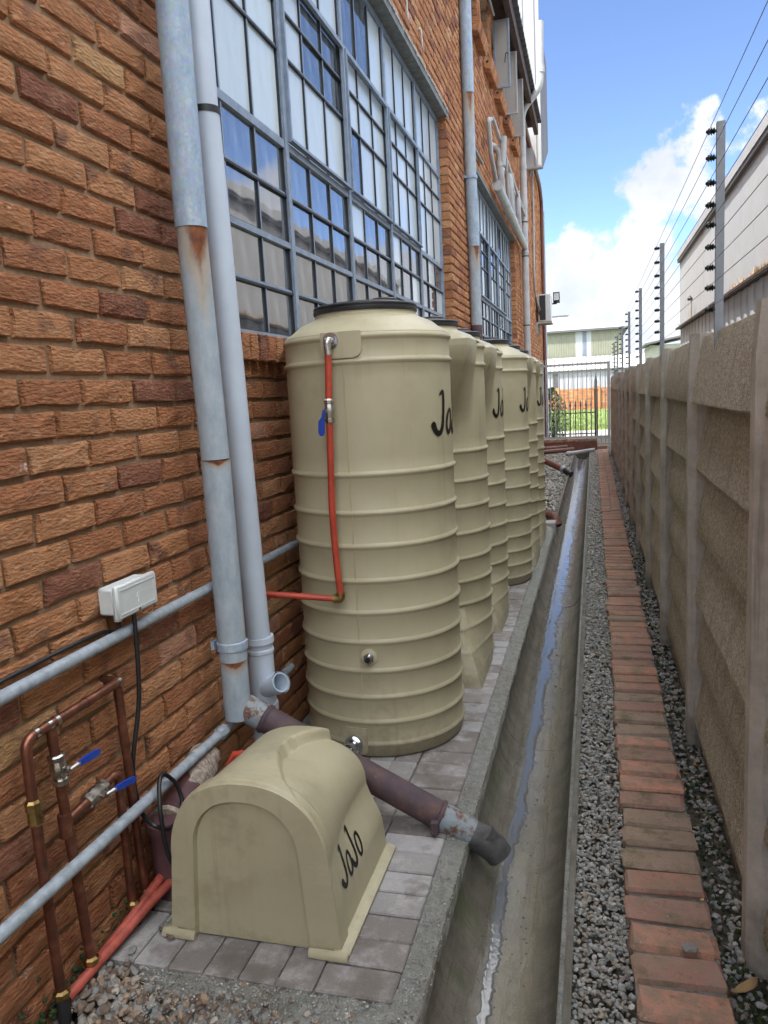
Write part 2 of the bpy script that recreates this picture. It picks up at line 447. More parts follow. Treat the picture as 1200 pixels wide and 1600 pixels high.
    offs = g.n.new('ShaderNodeCombineXYZ'); g.val(offs.inputs[0], g.math('MULTIPLY', isl, 31.0)); g.val(offs.inputs[1], g.math('MULTIPLY', isl, 77.0))
    co = g.map((1, 1, 1), loc=offs.outputs[0])
    f = g.noise(16, 6, 0.7, co); fine = g.noise(110, 5, 0.7, co)
    c = g.mix(g.rng(f, 0.36, 0.62, 0, 0.85), c, (.165, .120, .085))
    mo = g.math('MULTIPLY', g.rng(g.noise(7, 5, 0.7, co), 0.50, 0.66), g.rng(rr, 0.2, 0.9, 0.25, 0.9))
    c = g.mix(mo, c, (.072, .070, .034))
    c = g.mix(g.rng(g.noise(38, 5, 0.75, co), 0.63, 0.72, 0, 0.6), c, (.42, .38, .33))
    c = g.mix(g.rng(g.noise(9, 6, 0.75, co), 0.40, 0.66, 0.0, 0.32), c, (.235, .165, .135))
    gr = g.noise(5.5, 6, 0.75); c = g.mix(g.rng(gr, 0.47, 0.60, 0, 0.62), c, (.085, .072, .046))
    c = g.mix(g.rng(g.noise(120, 5, 0.7), 0.56, 0.68, 0, 0.5), c, (.11, .075, .06)); g.col(c)
    g.bump(g.math('ADD', f, g.math('MULTIPLY', fine, 0.6)), 0.8, 0.007); M['kerb_brick'] = g.m
    # concrete paver
    g = G('concrete_paver', 0.85, spec=0.35, k=1.38)
    isl = g.objrand()
    offs = g.n.new('ShaderNodeCombineXYZ'); g.val(offs.inputs[0], g.math('MULTIPLY', isl, 31.0)); g.val(offs.inputs[1], g.math('MULTIPLY', isl, 77.0))
    co = g.map((1, 1, 1), loc=offs.outputs[0])
    f = g.noise(10, 6, 0.68, co); fine = g.noise(130, 5, 0.7, co)
    c = g.ramp(g.math('FRACT', g.math('MULTIPLY', isl, 7.3)), [(0.0, (.150, .134, .122)), (0.3, (.215, .203, .196)), (0.55, (.178, .162, .150)), (0.75, (.262, .252, .248)), (0.9, (.160, .146, .135))], 'CONSTANT')
    c = g.mix(g.rng(f, 0.45, 0.7, 0, 0.6), c, (.36, .345, .335))
    c = g.mix(g.rng(g.noise(6, 4, 0.6, co), 0.52, 0.66, 0, 0.7), c, (.105, .090, .076))
    c = g.mix(g.rng(fine, 0.58, 0.7, 0, 0.4), c, (.33, .32, .31)); g.col(c)
    g.bump(g.math('ADD', fine, f), 0.8, 0.006); M['paver'] = g.m
    # soil
    g = G('dark_damp_soil', 0.95, spec=0.2)
    f = g.noise(30, 7, 0.7); gg = g.noise(3, 4)
    c = g.ramp(f, [(0.3, (.060, .052, .040)), (0.7, (.150, .132, .104))])
    c = g.mix(g.rng(gg, 0.5, 0.68, 0, 0.6), c, (.030, .045, .014)); g.col(c); g.bump(f, 1.0, 0.02); M['soil'] = g.m
    # stones
    for nm, pal in (('grey_stone', [(0, (.125, .130, .122)), (0.25, (.158, .162, .150)), (0.5, (.132, .124, .106)), (0.68, (.185, .182, .166)), (0.82, (.165, .140, .110)), (0.96, (.245, .235, .212))]),
                    ('brown_stone', [(0, (.125, .130, .128)), (0.2, (.105, .082, .064)), (0.42, (.150, .140, .126)), (0.6, (.080, .058, .046)), (0.78, (.185, .135, .095)), (0.92, (.230, .205, .175))])):
        g = G(nm, 0.75, spec=0.35, k=(2.25 if nm == 'grey_stone' else 1.75))
        geo = g.n.new('ShaderNodeNewGeometry')
        rr = geo.outputs['Random Per Island']
        c = g.ramp(rr, pal, 'CONSTANT'); f = g.noise(70, 5, 0.65)
        c = g.mix(g.rng(f, 0.35, 0.7, 0, 0.5), c, g.mix(1.0, c, (.62, .60, .56), 'MULTIPLY')); g.col(c); g.bump(f, 0.4, 0.004); M[nm] = g.m
    # water
    g = G('shallow_muddy_water', 0.05, spec=0.6)
    g.col((.130, .132, .125)); g.b.inputs['IOR'].default_value = 1.45
    f = g.noise(1.0, 4, 0.6, g.map((30, 8, 1))); fl = g.noise(60, 3)
    g.bump(g.math('ADD', f, g.math('MULTIPLY', fl, 0.25)), 0.30, 0.006); M['water'] = g.m


concrete_materials()


def glass(name, c, rough, ior, streak):
    g = G(name, rough, spec=0.5)
    g.b.inputs['IOR'].default_value = ior
    f = g.noise(1.0, 5, 0.6, g.map((20, 14, 2.5))); d = g.noise(14, 5, 0.65)
    r = g.objrand()
    dirt = g.math('ADD', g.math('MULTIPLY', g.rng(f, 0.45, 0.75), streak), g.math('MULTIPLY', g.rng(d, 0.45, 0.75), streak * 0.5))
    c2 = g.mix(g.rng(r, 0.0, 1.0, 0.0, 0.35, False), c, tuple(min(1, x * 1.35 + .01) for x in c))
    g.col(g.mix(dirt, c2, (.40, .44, .45)))
    g.bump(g.noise(3.2, 2), 0.10, 0.006); M[name] = g.m


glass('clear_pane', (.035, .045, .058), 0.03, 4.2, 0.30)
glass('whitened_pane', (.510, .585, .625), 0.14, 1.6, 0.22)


# ------------------------------------------------------------------ mesh building
class MB:
    def __init__(s): s.v = []; s.f = []

    def box(s, x0, x1, y0, y1, z0, z1):
        b = len(s.v)
        s.v += [(x0, y0, z0), (x1, y0, z0), (x1, y1, z0), (x0, y1, z0), (x0, y0, z1), (x1, y0, z1), (x1, y1, z1), (x0, y1, z1)]
        s.f += [tuple(b + i for i in q) for q in ((0, 3, 2, 1), (4, 5, 6, 7), (0, 1, 5, 4), (1, 2, 6, 5), (2, 3, 7, 6), (3, 0, 4, 7))]
        return s

    def bevbox(s, x0, x1, y0, y1, z0, z1, c=0.004):
        """box with chamfered edges: three crossed octagon-like layers"""
        b = len(s.v)
        xs = (x0, x0 + c, x1 - c, x1); ys = (y0, y0 + c, y1 - c, y1)
        for z, k in ((z0, 1), (z0 + c, 0), (z1 - c, 0), (z1, 1)):
            if k: pts = [(xs[1], ys[1]), (xs[2], ys[1]), (xs[2], ys[2]), (xs[1], ys[2])]; pts = [p for p in pts for _ in (0, 1)]
            else: pts = [(xs[0], ys[1]), (xs[1], ys[0]), (xs[2], ys[0]), (xs[3], ys[1]), (xs[3], ys[2]), (xs[2], ys[3]), (xs[1], ys[3]), (xs[0], ys[2])]
            if k:
                pts = [(xs[1], ys[1]), (xs[2], ys[1]), (xs[2], ys[2]), (xs[1], ys[2])]
            s.v += [(p[0], p[1], z) for p in pts]
        a, m1, m2, t = b, b + 4, b + 12, b + 20
        s.f.append((a + 3, a + 2, a + 1, a)); s.f.append((t, t + 1, t + 2, t + 3))
        for i in range(8): s.f.append((m1 + i, m1 + (i + 1) % 8, m2 + (i + 1) % 8, m2 + i))
        # ring corner order: 0 x0y1 1 x1y0 2 x2y0 3 x3y1 4 x3y2 5 x2y3 6 x1y3 7 x0y2
        cor = [(0, 1), (2, 3), (4, 5), (6, 7)]
        for i in range(4):
            p, q = cor[i]; n = cor[(i + 1) % 4][0]
            s.f.append((a + i, m1 + q, m1 + p)); s.f.append((a + i, a + (i + 1) % 4, m1 + n, m1 + q))
            s.f.append((t + i, m2 + p, m2 + q)); s.f.append((t + i, m2 + q, m2 + n, t + (i + 1) % 4))
        return s

    def tube(s, path, r, n=12, cap=True, hollow=0.0):
        P = [Vector(p) for p in path]
        rs = r if isinstance(r, (list, tuple)) else [r] * len(P)
        b = len(s.v); up = None
        for i, p in enumerate(P):
            t = (P[min(i + 1, len(P) - 1)] - P[max(i - 1, 0)])
            if t.length < 1e-9: t = Vector((0, 0, 1))
            t.normalize()
            if up is None:
                a = Vector((0, 0, 1)) if abs(t.z) < 0.9 else Vector((1, 0, 0))
                up = (a - t * a.dot(t)).normalized()
            else:
                up = up - t * up.dot(t)
                up = up.normalized() if up.length > 1e-6 else t.orthogonal().normalized()
            w = t.cross(up)
            for k in range(n):
                an = 2 * math.pi * k / n
                s.v.append(tuple(p + (up * math.cos(an) + w * math.sin(an)) * rs[i]))
        for i in range(len(P) - 1):
            for k in range(n):
                k2 = (k + 1) % n
                s.f.append((b + i * n + k, b + i * n + k2, b + (i + 1) * n + k2, b + (i + 1) * n + k))
        if cap:
            s.f.append(tuple(b + k for k in range(n - 1, -1, -1)))
            e = b + (len(P) - 1) * n
            s.f.append(tuple(e + k for k in range(n)))
        return s

    def pipe_open(s, path, r, wall=0.006, n=20):
        """tube with an open, hollow far end"""
        P = [Vector(p) for p in path]; rs = r if isinstance(r, (list, tuple)) else [r] * len(P)
        t = (P[-1] - P[-2]).normalized()
        P2 = P + [P[-1], P[-1] - t * min(0.10, (P[-1] - P[-2]).length + 0.02)]
        # inner wall goes back inside
        b = len(s.v)
        s.tube(P, rs, n, cap=False)
        e = b + (len(P) - 1) * n
        c = len(s.v); o = P[-1]
        for q, (dist) in ((0, 0.0), (1, 0.09)):
            for k in range(n):
                v = Vector(s.v[e + k]) - o
                s.v.append(tuple(o + v * ((rs[-1] - wall) / rs[-1]) - t * dist))
        for k in range(n):
            k2 = (k + 1) % n
            s.f.append((e + k, e + k2, c + k2, c + k)); s.f.append((c + k, c + k2, c + n + k2, c + n + k))
        s.f.append(tuple(c + n + k for k in range(n)))
        s.f.append(tuple(b + k for k in range(n - 1, -1, -1)))
        return s

    def lathe(s, prof, n=32, c=(0, 0), closed_top=True, closed_bot=True):
        b = len(s.v)
        for r, z in prof:
            for k in range(n):
                a = 2 * math.pi * k / n
                s.v.append((c[0] + r * math.cos(a), c[1] + r * math.sin(a), z))
        for i in range(len(prof) - 1):
            for k in range(n):
                k2 = (k + 1) % n
                s.f.append((b + i * n + k, b + i * n + k2, b + (i + 1) * n + k2, b + (i + 1) * n + k))
        if closed_bot: s.f.append(tuple(b + k for k in range(n - 1, -1, -1)))
        if closed_top:
            e = b + (len(prof) - 1) * n; s.f.append(tuple(e + k for k in range(n)))
        return s

    def grid(s, rows):
        b = len(s.v); n = len(rows[0])
        for r in rows: s.v += [tuple(p) for p in r]
        for i in range(len(rows) - 1):
            for k in range(n - 1):
                s.f.append((b + i * n + k, b + i * n + k + 1, b + (i + 1) * n + k + 1, b + (i + 1) * n + k))
        return s

    def prism(s, poly, axis, a, bb):
        """extrude a 2D polygon along an axis; poly holds the two other coordinates in x,y,z order"""
        b = len(s.v); n = len(poly)
        for t in (a, bb):
            for p in poly:
                if axis == 0: s.v.append((t, p[0], p[1]))
                elif axis == 1: s.v.append((p[0], t, p[1]))
                else: s.v.append((p[0], p[1], t))
        s.f.append(tuple(b + i for i in range(n))); s.f.append(tuple(b + n + i for i in range(n - 1, -1, -1)))
        for i in range(n):
            j = (i + 1) % n; s.f.append((b + i, b + n + i, b + n + j, b + j))
        return s

    def mesh(s, name, material, smooth=True, angle=38):
        me = bpy.data.meshes.new(name)
        me.from_pydata([tuple(v) for v in s.v], [], s.f)
        me.validate(); me.update()
        import bmesh
        bm = bmesh.new(); bm.from_mesh(me); bmesh.ops.recalc_face_normals(bm, faces=bm.faces[:]); bm.to_mesh(me); bm.free()
        if material: me.materials.append(M[material] if isinstance(material, str) else material)
        if smooth:
            for p in me.polygons: p.use_smooth = True
            me.set_sharp_from_angle(angle=rad(angle))
        return me

    def obj(s, name, material, parent=None, smooth=True, angle=38, local=False):
        return link(name, s.mesh(name, material, smooth, angle), parent, local=local)


def link(name, me, parent=None, loc=None, local=False):
    o = bpy.data.objects.new(name, me); COL.objects.link(o)
    if loc is not None: o.location = loc
    if parent is not None:
        o.parent = parent
        if not local:
            w = Vector(parent.location)
            if parent.type == 'EMPTY': o.matrix_parent_inverse = Matrix.Translation(-w)
    return o


def empty(name, loc, label=None, cat=None, group=None, kind=None):
    o = bpy.data.objects.new(name, None); COL.objects.link(o); o.location = loc; o.empty_display_size = 0.1
    return tag(o, label, cat, group, kind)


def tag(o, label=None, cat=None, group=None, kind=None):
    if label: o['label'] = label
    if cat: o['category'] = cat
    if group: o['group'] = group
    if kind: o['kind'] = kind
    return o


def copy_tree(o, parent=None):
    c = o.copy(); COL.objects.link(c); c.parent = parent
    for ch in list(o.children): copy_tree(ch, c)
    return c


def fillet(pts, r=0.03, n=6):
    P = [Vector(p) for p in pts]; out = [P[0]]
    for i in range(1, len(P) - 1):
        a = (P[i - 1] - P[i]); b = (P[i + 1] - P[i]); d = min(r, a.length * 0.49, b.length * 0.49)
        p0 = P[i] + a.normalized() * d; p1 = P[i] + b.normalized() * d
        for k in range(n + 1):
            t = k / n; out.append(p0 * (1 - t) ** 2 + P[i] * 2 * t * (1 - t) + p1 * t * t)
    out.append(P[-1]); return out


def spline(pts, n=8):
    P = [Vector(p) for p in pts]; out = []
    for i in range(len(P) - 1):
        p0, p1, p2, p3 = P[max(i - 1, 0)], P[i], P[i + 1], P[min(i + 2, len(P) - 1)]
        for k in range(n):
            t = k / n
            out.append(0.5 * ((2 * p1) + (p2 - p0) * t + (2 * p0 - 5 * p1 + 4 * p2 - p3) * t * t + (3 * p1 - p0 - 3 * p2 + p3) * t ** 3))
    out.append(P[-1]); return out


# ------------------------------------------------------------------ ground
GZ = -1.51
DL, DR = -0.41, -0.10            # drain edges
mb = MB()
xs = [-400, -60, DL - 0.012, DL - 0.008, DR + 0.008, DR + 0.012, 60, 400]
zz = [GZ, GZ, GZ, -1.70, -1.70, GZ, GZ, GZ]
ys = [-400, -12, -11.99, 18.3, 18.31, 60, 600]
rows = []
for y in ys:
    tr = -11.995 < y < 18.305
    rows.append([(x, y, (z if tr else GZ)) for x, z in zip(xs, zz)])
g_ = mb.grid(rows).obj('ground', 'soil', smooth=False); tag(g_, 'bare dark soil under the whole yard', kind='structure')

# ------------------------------------------------------------------ brick building
WX = -1.30
PY, PZ = 0.236, 0.0813
Y0 = 1.793                        # a joint of the reference row
Z0 = 0.095                        # top of the reference row's mortar line
B = empty('brick_building', (-1.4, 10.0, GZ), 'long rock-face brick building with steel windows along the alley', 'building')
WIN1 = (2.64, 7.64, 0.27, 2.56)
WIN2 = (9.22, 14.22, 0.27, 2.56)
UPW = [(9.35 + 1.1 * k, 10.1 + 1.1 * k, 4.17, 5.0) for k in range(5)]
OPEN = [WIN1, WIN2] + UPW
YA, YB, ZB, ZT = -1.58, 21.85, -1.56, 5.25
mb = MB()
yb = sorted({-1.6, YB - 0.012} | {o[0] - 0.012 for o in OPEN} | {o[1] + 0.012 for o in OPEN})
zb = sorted({-1.8, ZT} | {o[2] - 0.012 for o in OPEN} | {o[3] + 0.012 for o in OPEN})
for i in range(len(yb) - 1):
    for j in range(len(zb) - 1):
        cy, cz = (yb[i] + yb[i + 1]) / 2, (zb[j] + zb[j + 1]) / 2
        if any(o[0] < cy < o[1] and o[2] < cz < o[3] for o in OPEN): continue
        mb.box(-1.62, WX - 0.013, yb[i], yb[i + 1], zb[j], zb[j + 1])
mb.obj('mortar_wall', 'mortar', B, smooth=False)
mb = MB().box(-9, -1.62, YB - 0.25, YB - 0.013, -1.8, ZT); mb.box(-9.0, -8.8, -1.6, YB - 0.25, -1.8, ZT); mb.box(-9, -1.62, -1.6, -1.4, -1.8, ZT)
mb.obj('side_wall', 'mortar', B, smooth=False)


def brick_shape(L, H, D, rnd, jit=0.0035):
    """rough fronted brick lying along y, front at x=0, 34 triangles"""
    v = []; f = []
    ch = 0.005
    j = lambda s=jit: rnd.uniform(-s, s)
    ring = [(0, 0), (L * .33, 0), (L * .67, 0), (L, 0), (L, H * .5), (L, H), (L * .67, H), (L * .33, H), (0, H), (0, H * .5)]
    for y, z in ring: v.append((-D, y, z))
    for y, z in ring: v.append((-0.009 + j(0.003), y + j() + 0.002 * (1 if y == 0 else -1 if y == L else 0), z + j() + 0.001 * (1 if z == 0 else -1 if z == H else 0)))
    for y, z in ring:
        v.append((j(0.0025), min(max(y, ch + 0.001), L - ch) + j(), min(max(z, ch), H - ch) + j(0.003)))
    v.append((0.003 + j(0.002), L * .3, H * .5)); v.append((0.003 + j(0.002), L * .7, H * .5))
    n = len(ring)
    for a in (0, n):
        for k in range(n):
            k2 = (k + 1) % n; f.append((a + k, a + k2, a + n + k2, a + n + k))
    c0, c1 = 3 * n, 3 * n + 1; q = 2 * n
    f += [(q + 0, q + 1, c0), (q + 1, q + 2, c1, c0), (q + 2, q + 3, c1), (q + 3, q + 4, c1), (q + 4, q + 5, c1), (q + 5, q + 6, c1), (q + 6, q + 7, c0, c1), (q + 7, q + 8, c0), (q + 8, q + 9, c0), (q + 9, q + 0, c0)]
    return v, f


BL, BH = PY - 0.012, PZ - 0.013
variants = []
for k in range(14):
    v, f = brick_shape(BL, BH, 0.11, R); mb = MB(); mb.v, mb.f = v, f
    variants.append((mb.mesh('brick', 'brick', smooth=False), v, f))
placed = []      # (y, z, length, variant or None)
row0 = math.floor((ZB - Z0) / PZ); row1 = math.ceil((ZT - Z0) / PZ)
for row in range(row0, row1):
    zlo = Z0 + PZ * row + 0.0065; zhi = zlo + BH
    if zhi > ZT: continue
    zc = (zlo + zhi) / 2
    cuts = [(YA, YB)]
    for o in OPEN:
        if o[2] - 0.02 < zc < o[3] + 0.02:
            new = []
            for a, b_ in cuts:
                if o[1] <= a or o[0] >= b_: new.append((a, b_)); continue
                if o[0] > a: new.append((a, o[0]))
                if o[1] < b_: new.append((o[1], b_))
            cuts = new
    off = Y0 + (PY / 2 if row % 2 == 0 else 0)
    for a, b_ in cuts:
        k = math.floor((a - off) / PY)
        edge = []
        while True:
            ya = off + k * PY; k += 1
            if ya >= b_: break
            lo, hi = max(a, ya + 0.006), min(b_, ya + PY - 0.006)
            if hi - lo < 0.035: continue
            edge.append((lo, hi))
        for lo, hi in edge:
            placed.append((lo, zlo, hi - lo))


def brick_px(y, z, L):
    a = pix((WX, y, z)); b_ = pix((WX, y + L, z)); c = pix((WX, y, z + BH))
    if not a or not b_ or not c: return 0
    cx, cy = (a[0] + b_[0]) / 2, (a[1] + c[1]) / 2
    if cx < 0 or cx > 1200 or cy < 0 or cy > 1600: return 0
    # behind the first tank and the window's own sill
    if 450 < cx < 720 and 480 < cy < 1160: return 0
    return abs(b_[0] - a[0]) * abs(c[1] - a[1])


rank = sorted(range(len(placed)), key=lambda i: -brick_px(*placed[i]))
single = set(rank[:296])
mb = MB()
for i, (y, z, L) in enumerate(placed):
    full = L > BL - 0.004
    if i in single:
        dx = R.uniform(-0.004, 0.003)
        if full:
            o = link('brick', R.choice(variants)[0], B, (WX + dx, y, z))
        else:
            v, f = brick_shape(L, BH, 0.11, R); q = MB(); q.v, q.f = v, f
            o = link('brick', q.mesh('brick', 'brick', smooth=False), B, (WX + dx, y, z))
    else:
        dx = R.uniform(-0.004, 0.003)
        v, f = R.choice(variants)[1:] if full else brick_shape(L, BH, 0.11, R)
        b0 = len(mb.v)
        mb.v += [(p[0] + WX + dx, p[1] + y, p[2] + z) for p in v]; mb.f += [tuple(b0 + t for t in q) for q in f]
tag(mb.obj('bricks', 'brick', B, smooth=False), kind='stuff')

# corner quoin look: end wall bricks facing the far yard are the same bricks' ends; sills of brick on edge
def sill(y0, y1, ztop, parent):
    s = empty('window_sill', ((WX), y0, ztop)); s.parent = parent; s.matrix_parent_inverse = Matrix.Translation(-Vector(parent.location))
    y = y0; k = 0
    while y + 0.07 < y1:
        v, f = brick_shape(0.074, 0.105, 0.16, R, 0.002); q = MB()
        q.v = [(p[0], p[1], p[2]) for p in v]; q.f = f
        o = link('brick', q.mesh('brick', 'brick', smooth=False)); o.parent = s
        o.location = (0.045, y - y0, -0.105); o.rotation_euler = (0, rad(3), 0)
        y += 0.084
    return s


sill(2.60, 7.70, 0.268, B); sill(9.2, 14.3, 0.268, B)


# steel windows
def steel_window(w, name='window'):
    y0, y1, z0, z1 = w
    root = empty(name, (-1.41, (y0 + y1) / 2, z0)); root.parent = B; root.matrix_parent_inverse = Matrix.Translation(-Vector(B.location))
    fx = -1.41
    cols = 5; cw = (y1 - y0) / cols
    mul = [y0 + cw * k for k in range(cols + 1)]
    Z = [0.285, 0.522, 0.735, 0.975, 1.20, 1.63, 1.84, 2.04, 2.545]
    thick = {0.285: .022, 0.735: .013, 1.20: .018, 2.04: .016, 2.545: .022}
    fr = MB(); put = MB(); panes = []
    for k, y in enumerate(mul):
        w2 = 0.020 if 0 < k < cols else 0.014
        fr.box(fx - 0.02, fx + 0.026, y - w2, y + w2, z0, z1)
        if 0 < k < cols:
            put.box(fx + 0.0, fx + 0.012, y - w2 - 0.008, y - w2 - 0.0005, z0 + .02, z1 - .02)
            put.box(fx + 0.0, fx + 0.012, y + w2 + 0.0005, y + w2 + 0.007, z0 + .02, z1 - .02)
    for k in range(cols):
        a, b_ = mul[k] + (0.022 if k else 0.016), mul[k + 1] - (0.022 if k < cols - 1 else 0.016)
        for z in Z:
            t = thick.get(z, 0.0)
            if t:
                fr.box(fx - 0.018, fx + 0.020, a, b_, z - t, z + t)
                put.box(fx + 0.001, fx + 0.012, a, b_, z + t + 0.0005, z + t + 0.006)
            else:
                fr.box(fx - 0.010, fx + 0.010, a, b_, z - 0.006, z + 0.006)
                put.box(fx + 0.001, fx + 0.016, a, b_, z - 0.017, z - 0.0065)
        # hung sashes stand a little proud of the fixed lights, in the middle columns
        sash = k in (1, 2, 3)
        if sash:
            zs0, zs1 = 1.22, 2.02
            for q in ((a, a + 0.018, zs0, zs1), (b_ - 0.018, b_, zs0, zs1)):
                fr.box(fx + 0.0215, fx + 0.042, q[0], q[1], q[2], q[3])
            for q in ((zs0, zs0 + 0.022), (zs1 - 0.022, zs1)):
                fr.box(fx + 0.0215, fx + 0.042, a + 0.0185, b_ - 0.0185, q[0], q[1])
            put.box(fx + 0.043, fx + 0.047, a, b_, zs0 - 0.002, zs0 + 0.004)
        pw = (b_ - a) / 3
        for j in (1, 2):
            y = a + pw * j; bars = MB()
            for q in range(len(Z) - 1):
                ta, tb = thick.get(Z[q], .006), thick.get(Z[q + 1], .006)
                bars.box(fx - 0.008, fx + 0.012, y - 0.0055, y + 0.0055, Z[q] + ta + .0005, Z[q + 1] - tb - .0005)
                put.box(fx + 0.001, fx + 0.0115, y - 0.012, y - 0.006, Z[q] + ta + .0065, Z[q + 1] - tb - .0065)
            bars.obj('glazing_bar', 'steel_frame', root, smooth=False)
        for j in range(3):
            for q in range(len(Z) - 1):
                ta, tb = thick.get(Z[q], .006), thick.get(Z[q + 1], .006)
                panes.append((a + pw * j + .004, a + pw * (j + 1) - .004, Z[q] + ta - .002, Z[q + 1] - tb + .002, k, q, j))
    fr.obj('window_frame', 'steel_frame', root, smooth=False)
    put.obj('putty', 'putty_black', root, smooth=False)
    cache = {}
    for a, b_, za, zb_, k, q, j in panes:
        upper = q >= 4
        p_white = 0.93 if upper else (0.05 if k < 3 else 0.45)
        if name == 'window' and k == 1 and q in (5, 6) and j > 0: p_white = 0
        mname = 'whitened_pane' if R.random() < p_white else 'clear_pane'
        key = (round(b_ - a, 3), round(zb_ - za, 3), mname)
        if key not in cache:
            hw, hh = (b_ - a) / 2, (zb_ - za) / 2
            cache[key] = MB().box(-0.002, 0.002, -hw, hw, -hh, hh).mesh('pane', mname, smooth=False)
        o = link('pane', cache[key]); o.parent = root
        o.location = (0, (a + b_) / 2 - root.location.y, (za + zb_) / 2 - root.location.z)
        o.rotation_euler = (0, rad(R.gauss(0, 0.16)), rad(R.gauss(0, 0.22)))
    MB().box(-1.60, -1.47, y0, y1, z0, z1).obj('dark_interior', 'dark_room', root, smooth=False)
    # reveal lining and lintel
    lt = MB().box(-1.60, WX + 0.004, y0 - 0.10, y1 + 0.10, z1 + 0.004, z1 + 0.055)
    lt.obj('lintel', 'lead_lintel', root, smooth=False)


steel_window(WIN1); steel_window(WIN2)

# crumbly mortar lip on the lintel and two white hooks
mb = MB()
y = 5.2
while y < 7.7:
    s = R.uniform(0.02, 0.05)
    mb.bevbox(WX - 0.004, WX + R.uniform(0.006, 0.016), y, y + s, 2.620 + R.uniform(-.012, 0), 2.634 + R.uniform(0, 0.012), 0.003); y += s * 0.9
mb.obj('mortar_lip', 'pale_plaster', B, smooth=False)
for yy in (5.95, 6.45):
    h = MB().tube(fillet([(WX - .02, yy, 2.84), (WX + 0.03, yy, 2.84), (WX + 0.035, yy, 2.70), (WX + .035, yy + .05, 2.69)], 0.02), 0.005, 6)
    tag(h.obj('wall_hook', 'white_plastic'), 'small white bent hook above the big window, ' + ('nearer' if yy < 6 else 'farther') + ' of the two', 'hook')

# upper windows with brick corbel sills and open white sashes
for k, (y0, y1, z0, z1) in enumerate(UPW):
    w = empty('upper_window', (-1.41, (y0 + y1) / 2, z0)); w.parent = B; w.matrix_parent_inverse = Matrix.Translation(-Vector(B.location))
    fr = MB()
    for a, b_, c, d in ((y0, y0 + .03, z0, z1), (y1 - .03, y1, z0, z1), (y0 + .0305, y1 - .0305, z0, z0 + .03), (y0 + .0305, y1 - .0305, z1 - .03, z1)):
        fr.box(-1.43, -1.39, a, b_, c, d)
    fr.obj('window_frame', 'steel_frame', w, smooth=False)
    MB().box(-1.425, -1.420, y0 + .03, y1 - .03, z0 + .03, z1 - .03).obj('pane', 'whitened_pane', w, smooth=False)
    s = empty('window_sill', (WX, y0 + .10, z0)); s.parent = B; s.matrix_parent_inverse = Matrix.Translation(-Vector(B.location))
    y = 0.0
    while y < 0.74:
        v, f = brick_shape(0.074, 0.13, 0.10, R, 0.002); q = MB(); q.v, q.f = v, f
        o = link('brick', q.mesh('brick', 'brick', smooth=False)); o.parent = s
        o.location = (0.09, y, -0.135); o.rotation_euler = (0, rad(14), 0); y += 0.083
    if 1 <= k <= 4:
        MB().tube([(WX + 0.055, y0 + .094, z0 - 0.05), (WX + 0.055, y0 + .115, z0 - 0.05)], 0.016, 10).obj('core_hole', 'black_rubber', s)
    if k >= 2:
        yh = y0 + 0.10
        sa = empty('open_sash', (WX, yh, z0)); sa.parent = B; sa.matrix_parent_inverse = Matrix.Translation(-Vector(B.location))
        sa.rotation_euler = (0, 0, rad(-4))
        q = MB()
        for a, b_, c, d in ((0.0, .022, 0, .88), (.198, .22, 0, .88), (.0225, .1975, 0, .022), (.0225, .1975, .858, .88)):
            q.box(a + 0.02, b_ + 0.02, -.016, .016, c, d)
        q.obj('sash_frame', 'steel_frame' if k == 2 else 'white_bar', sa, smooth=False, local=True)
        MB().box(.0425, .2175, -.004, .004, .022, .858).obj('sash_panel', 'pale_plaster', sa, smooth=False, local=True)
        if k == 2:
            MB().tube(spline([(.225, -.018, .42), (.20, -.05, .43), (.185, -.055, .36), (.18, -.05, .30)], 5), 0.006, 6).obj('sash_handle', 'black_plastic', sa, local=True)

# eave: boarding, rafter beam and corrugated roof sheet
MB().box(WX - 0.3, -1.02, -1.7, 17.0, 5.255, 5.29).box(-1.10, -1.02, -1.7, 17.0, 5.10, 5.254).obj('eave_board', 'dark_eave', B, smooth=False)
rows = []
xsn = [-9.0, -4.0, -0.95]
ny = 19 * 48
ysn = [-1.9 + 18.9 * i / ny for i in range(ny + 1)]
for top in (0, 1):
    for x in xsn:
        rows.append([(x, y, 5.335 + (-0.95 - x) * 0.12 + 0.038 * math.sin(y * 2 * math.pi / 0.21) + 0.006 * top) for y in ysn])
mb = MB(); mb.grid(rows[:3]); mb.grid(rows[3:])
n1 = len(ysn)
for k in range(n1 - 1): mb.f.append((2 * n1 + k, 2 * n1 + k + 1, 5 * n1 + k + 1, 5 * n1 + k))
mb.obj('roof', 'roof_sheet', B, angle=60)

# tall white clad tower behind the roof's far end
T = empty('clad_tower', (-2.5, 18.8, 4.6), 'tall white clad tower with shaded side coloured grey, rising over the far roof end', 'tower')
mb = MB()
mb.box(-6.5, -0.985, 17.30, 17.40, 4.55, 10.4)
mb.obj('front_cladding', 'sun_white', T, smooth=False)
for i in range(24):
    x = -6.4 + i * 0.23
    if x < -1.05: MB().box(x, x + 0.03, 17.27, 17.299, 4.6, 10.38).obj('cladding_rib', 'sun_white', T, smooth=False)
mb = MB().prism([(17.405, 4.60), (17.75, 4.62), (20.15, 5.62), (20.15, 7.56), (17.405, 7.50)], 0, -6.4, -0.985)
mb.obj('shaded_side_cladding', 'grey_clad', T, smooth=False)  # shade of the unlit side put into a dark grey colour
MB().box(-6.3, -1.63, 17.5, 20.1, -1.6, 5.6).obj('tower_base', 'grey_clad', T, smooth=False)


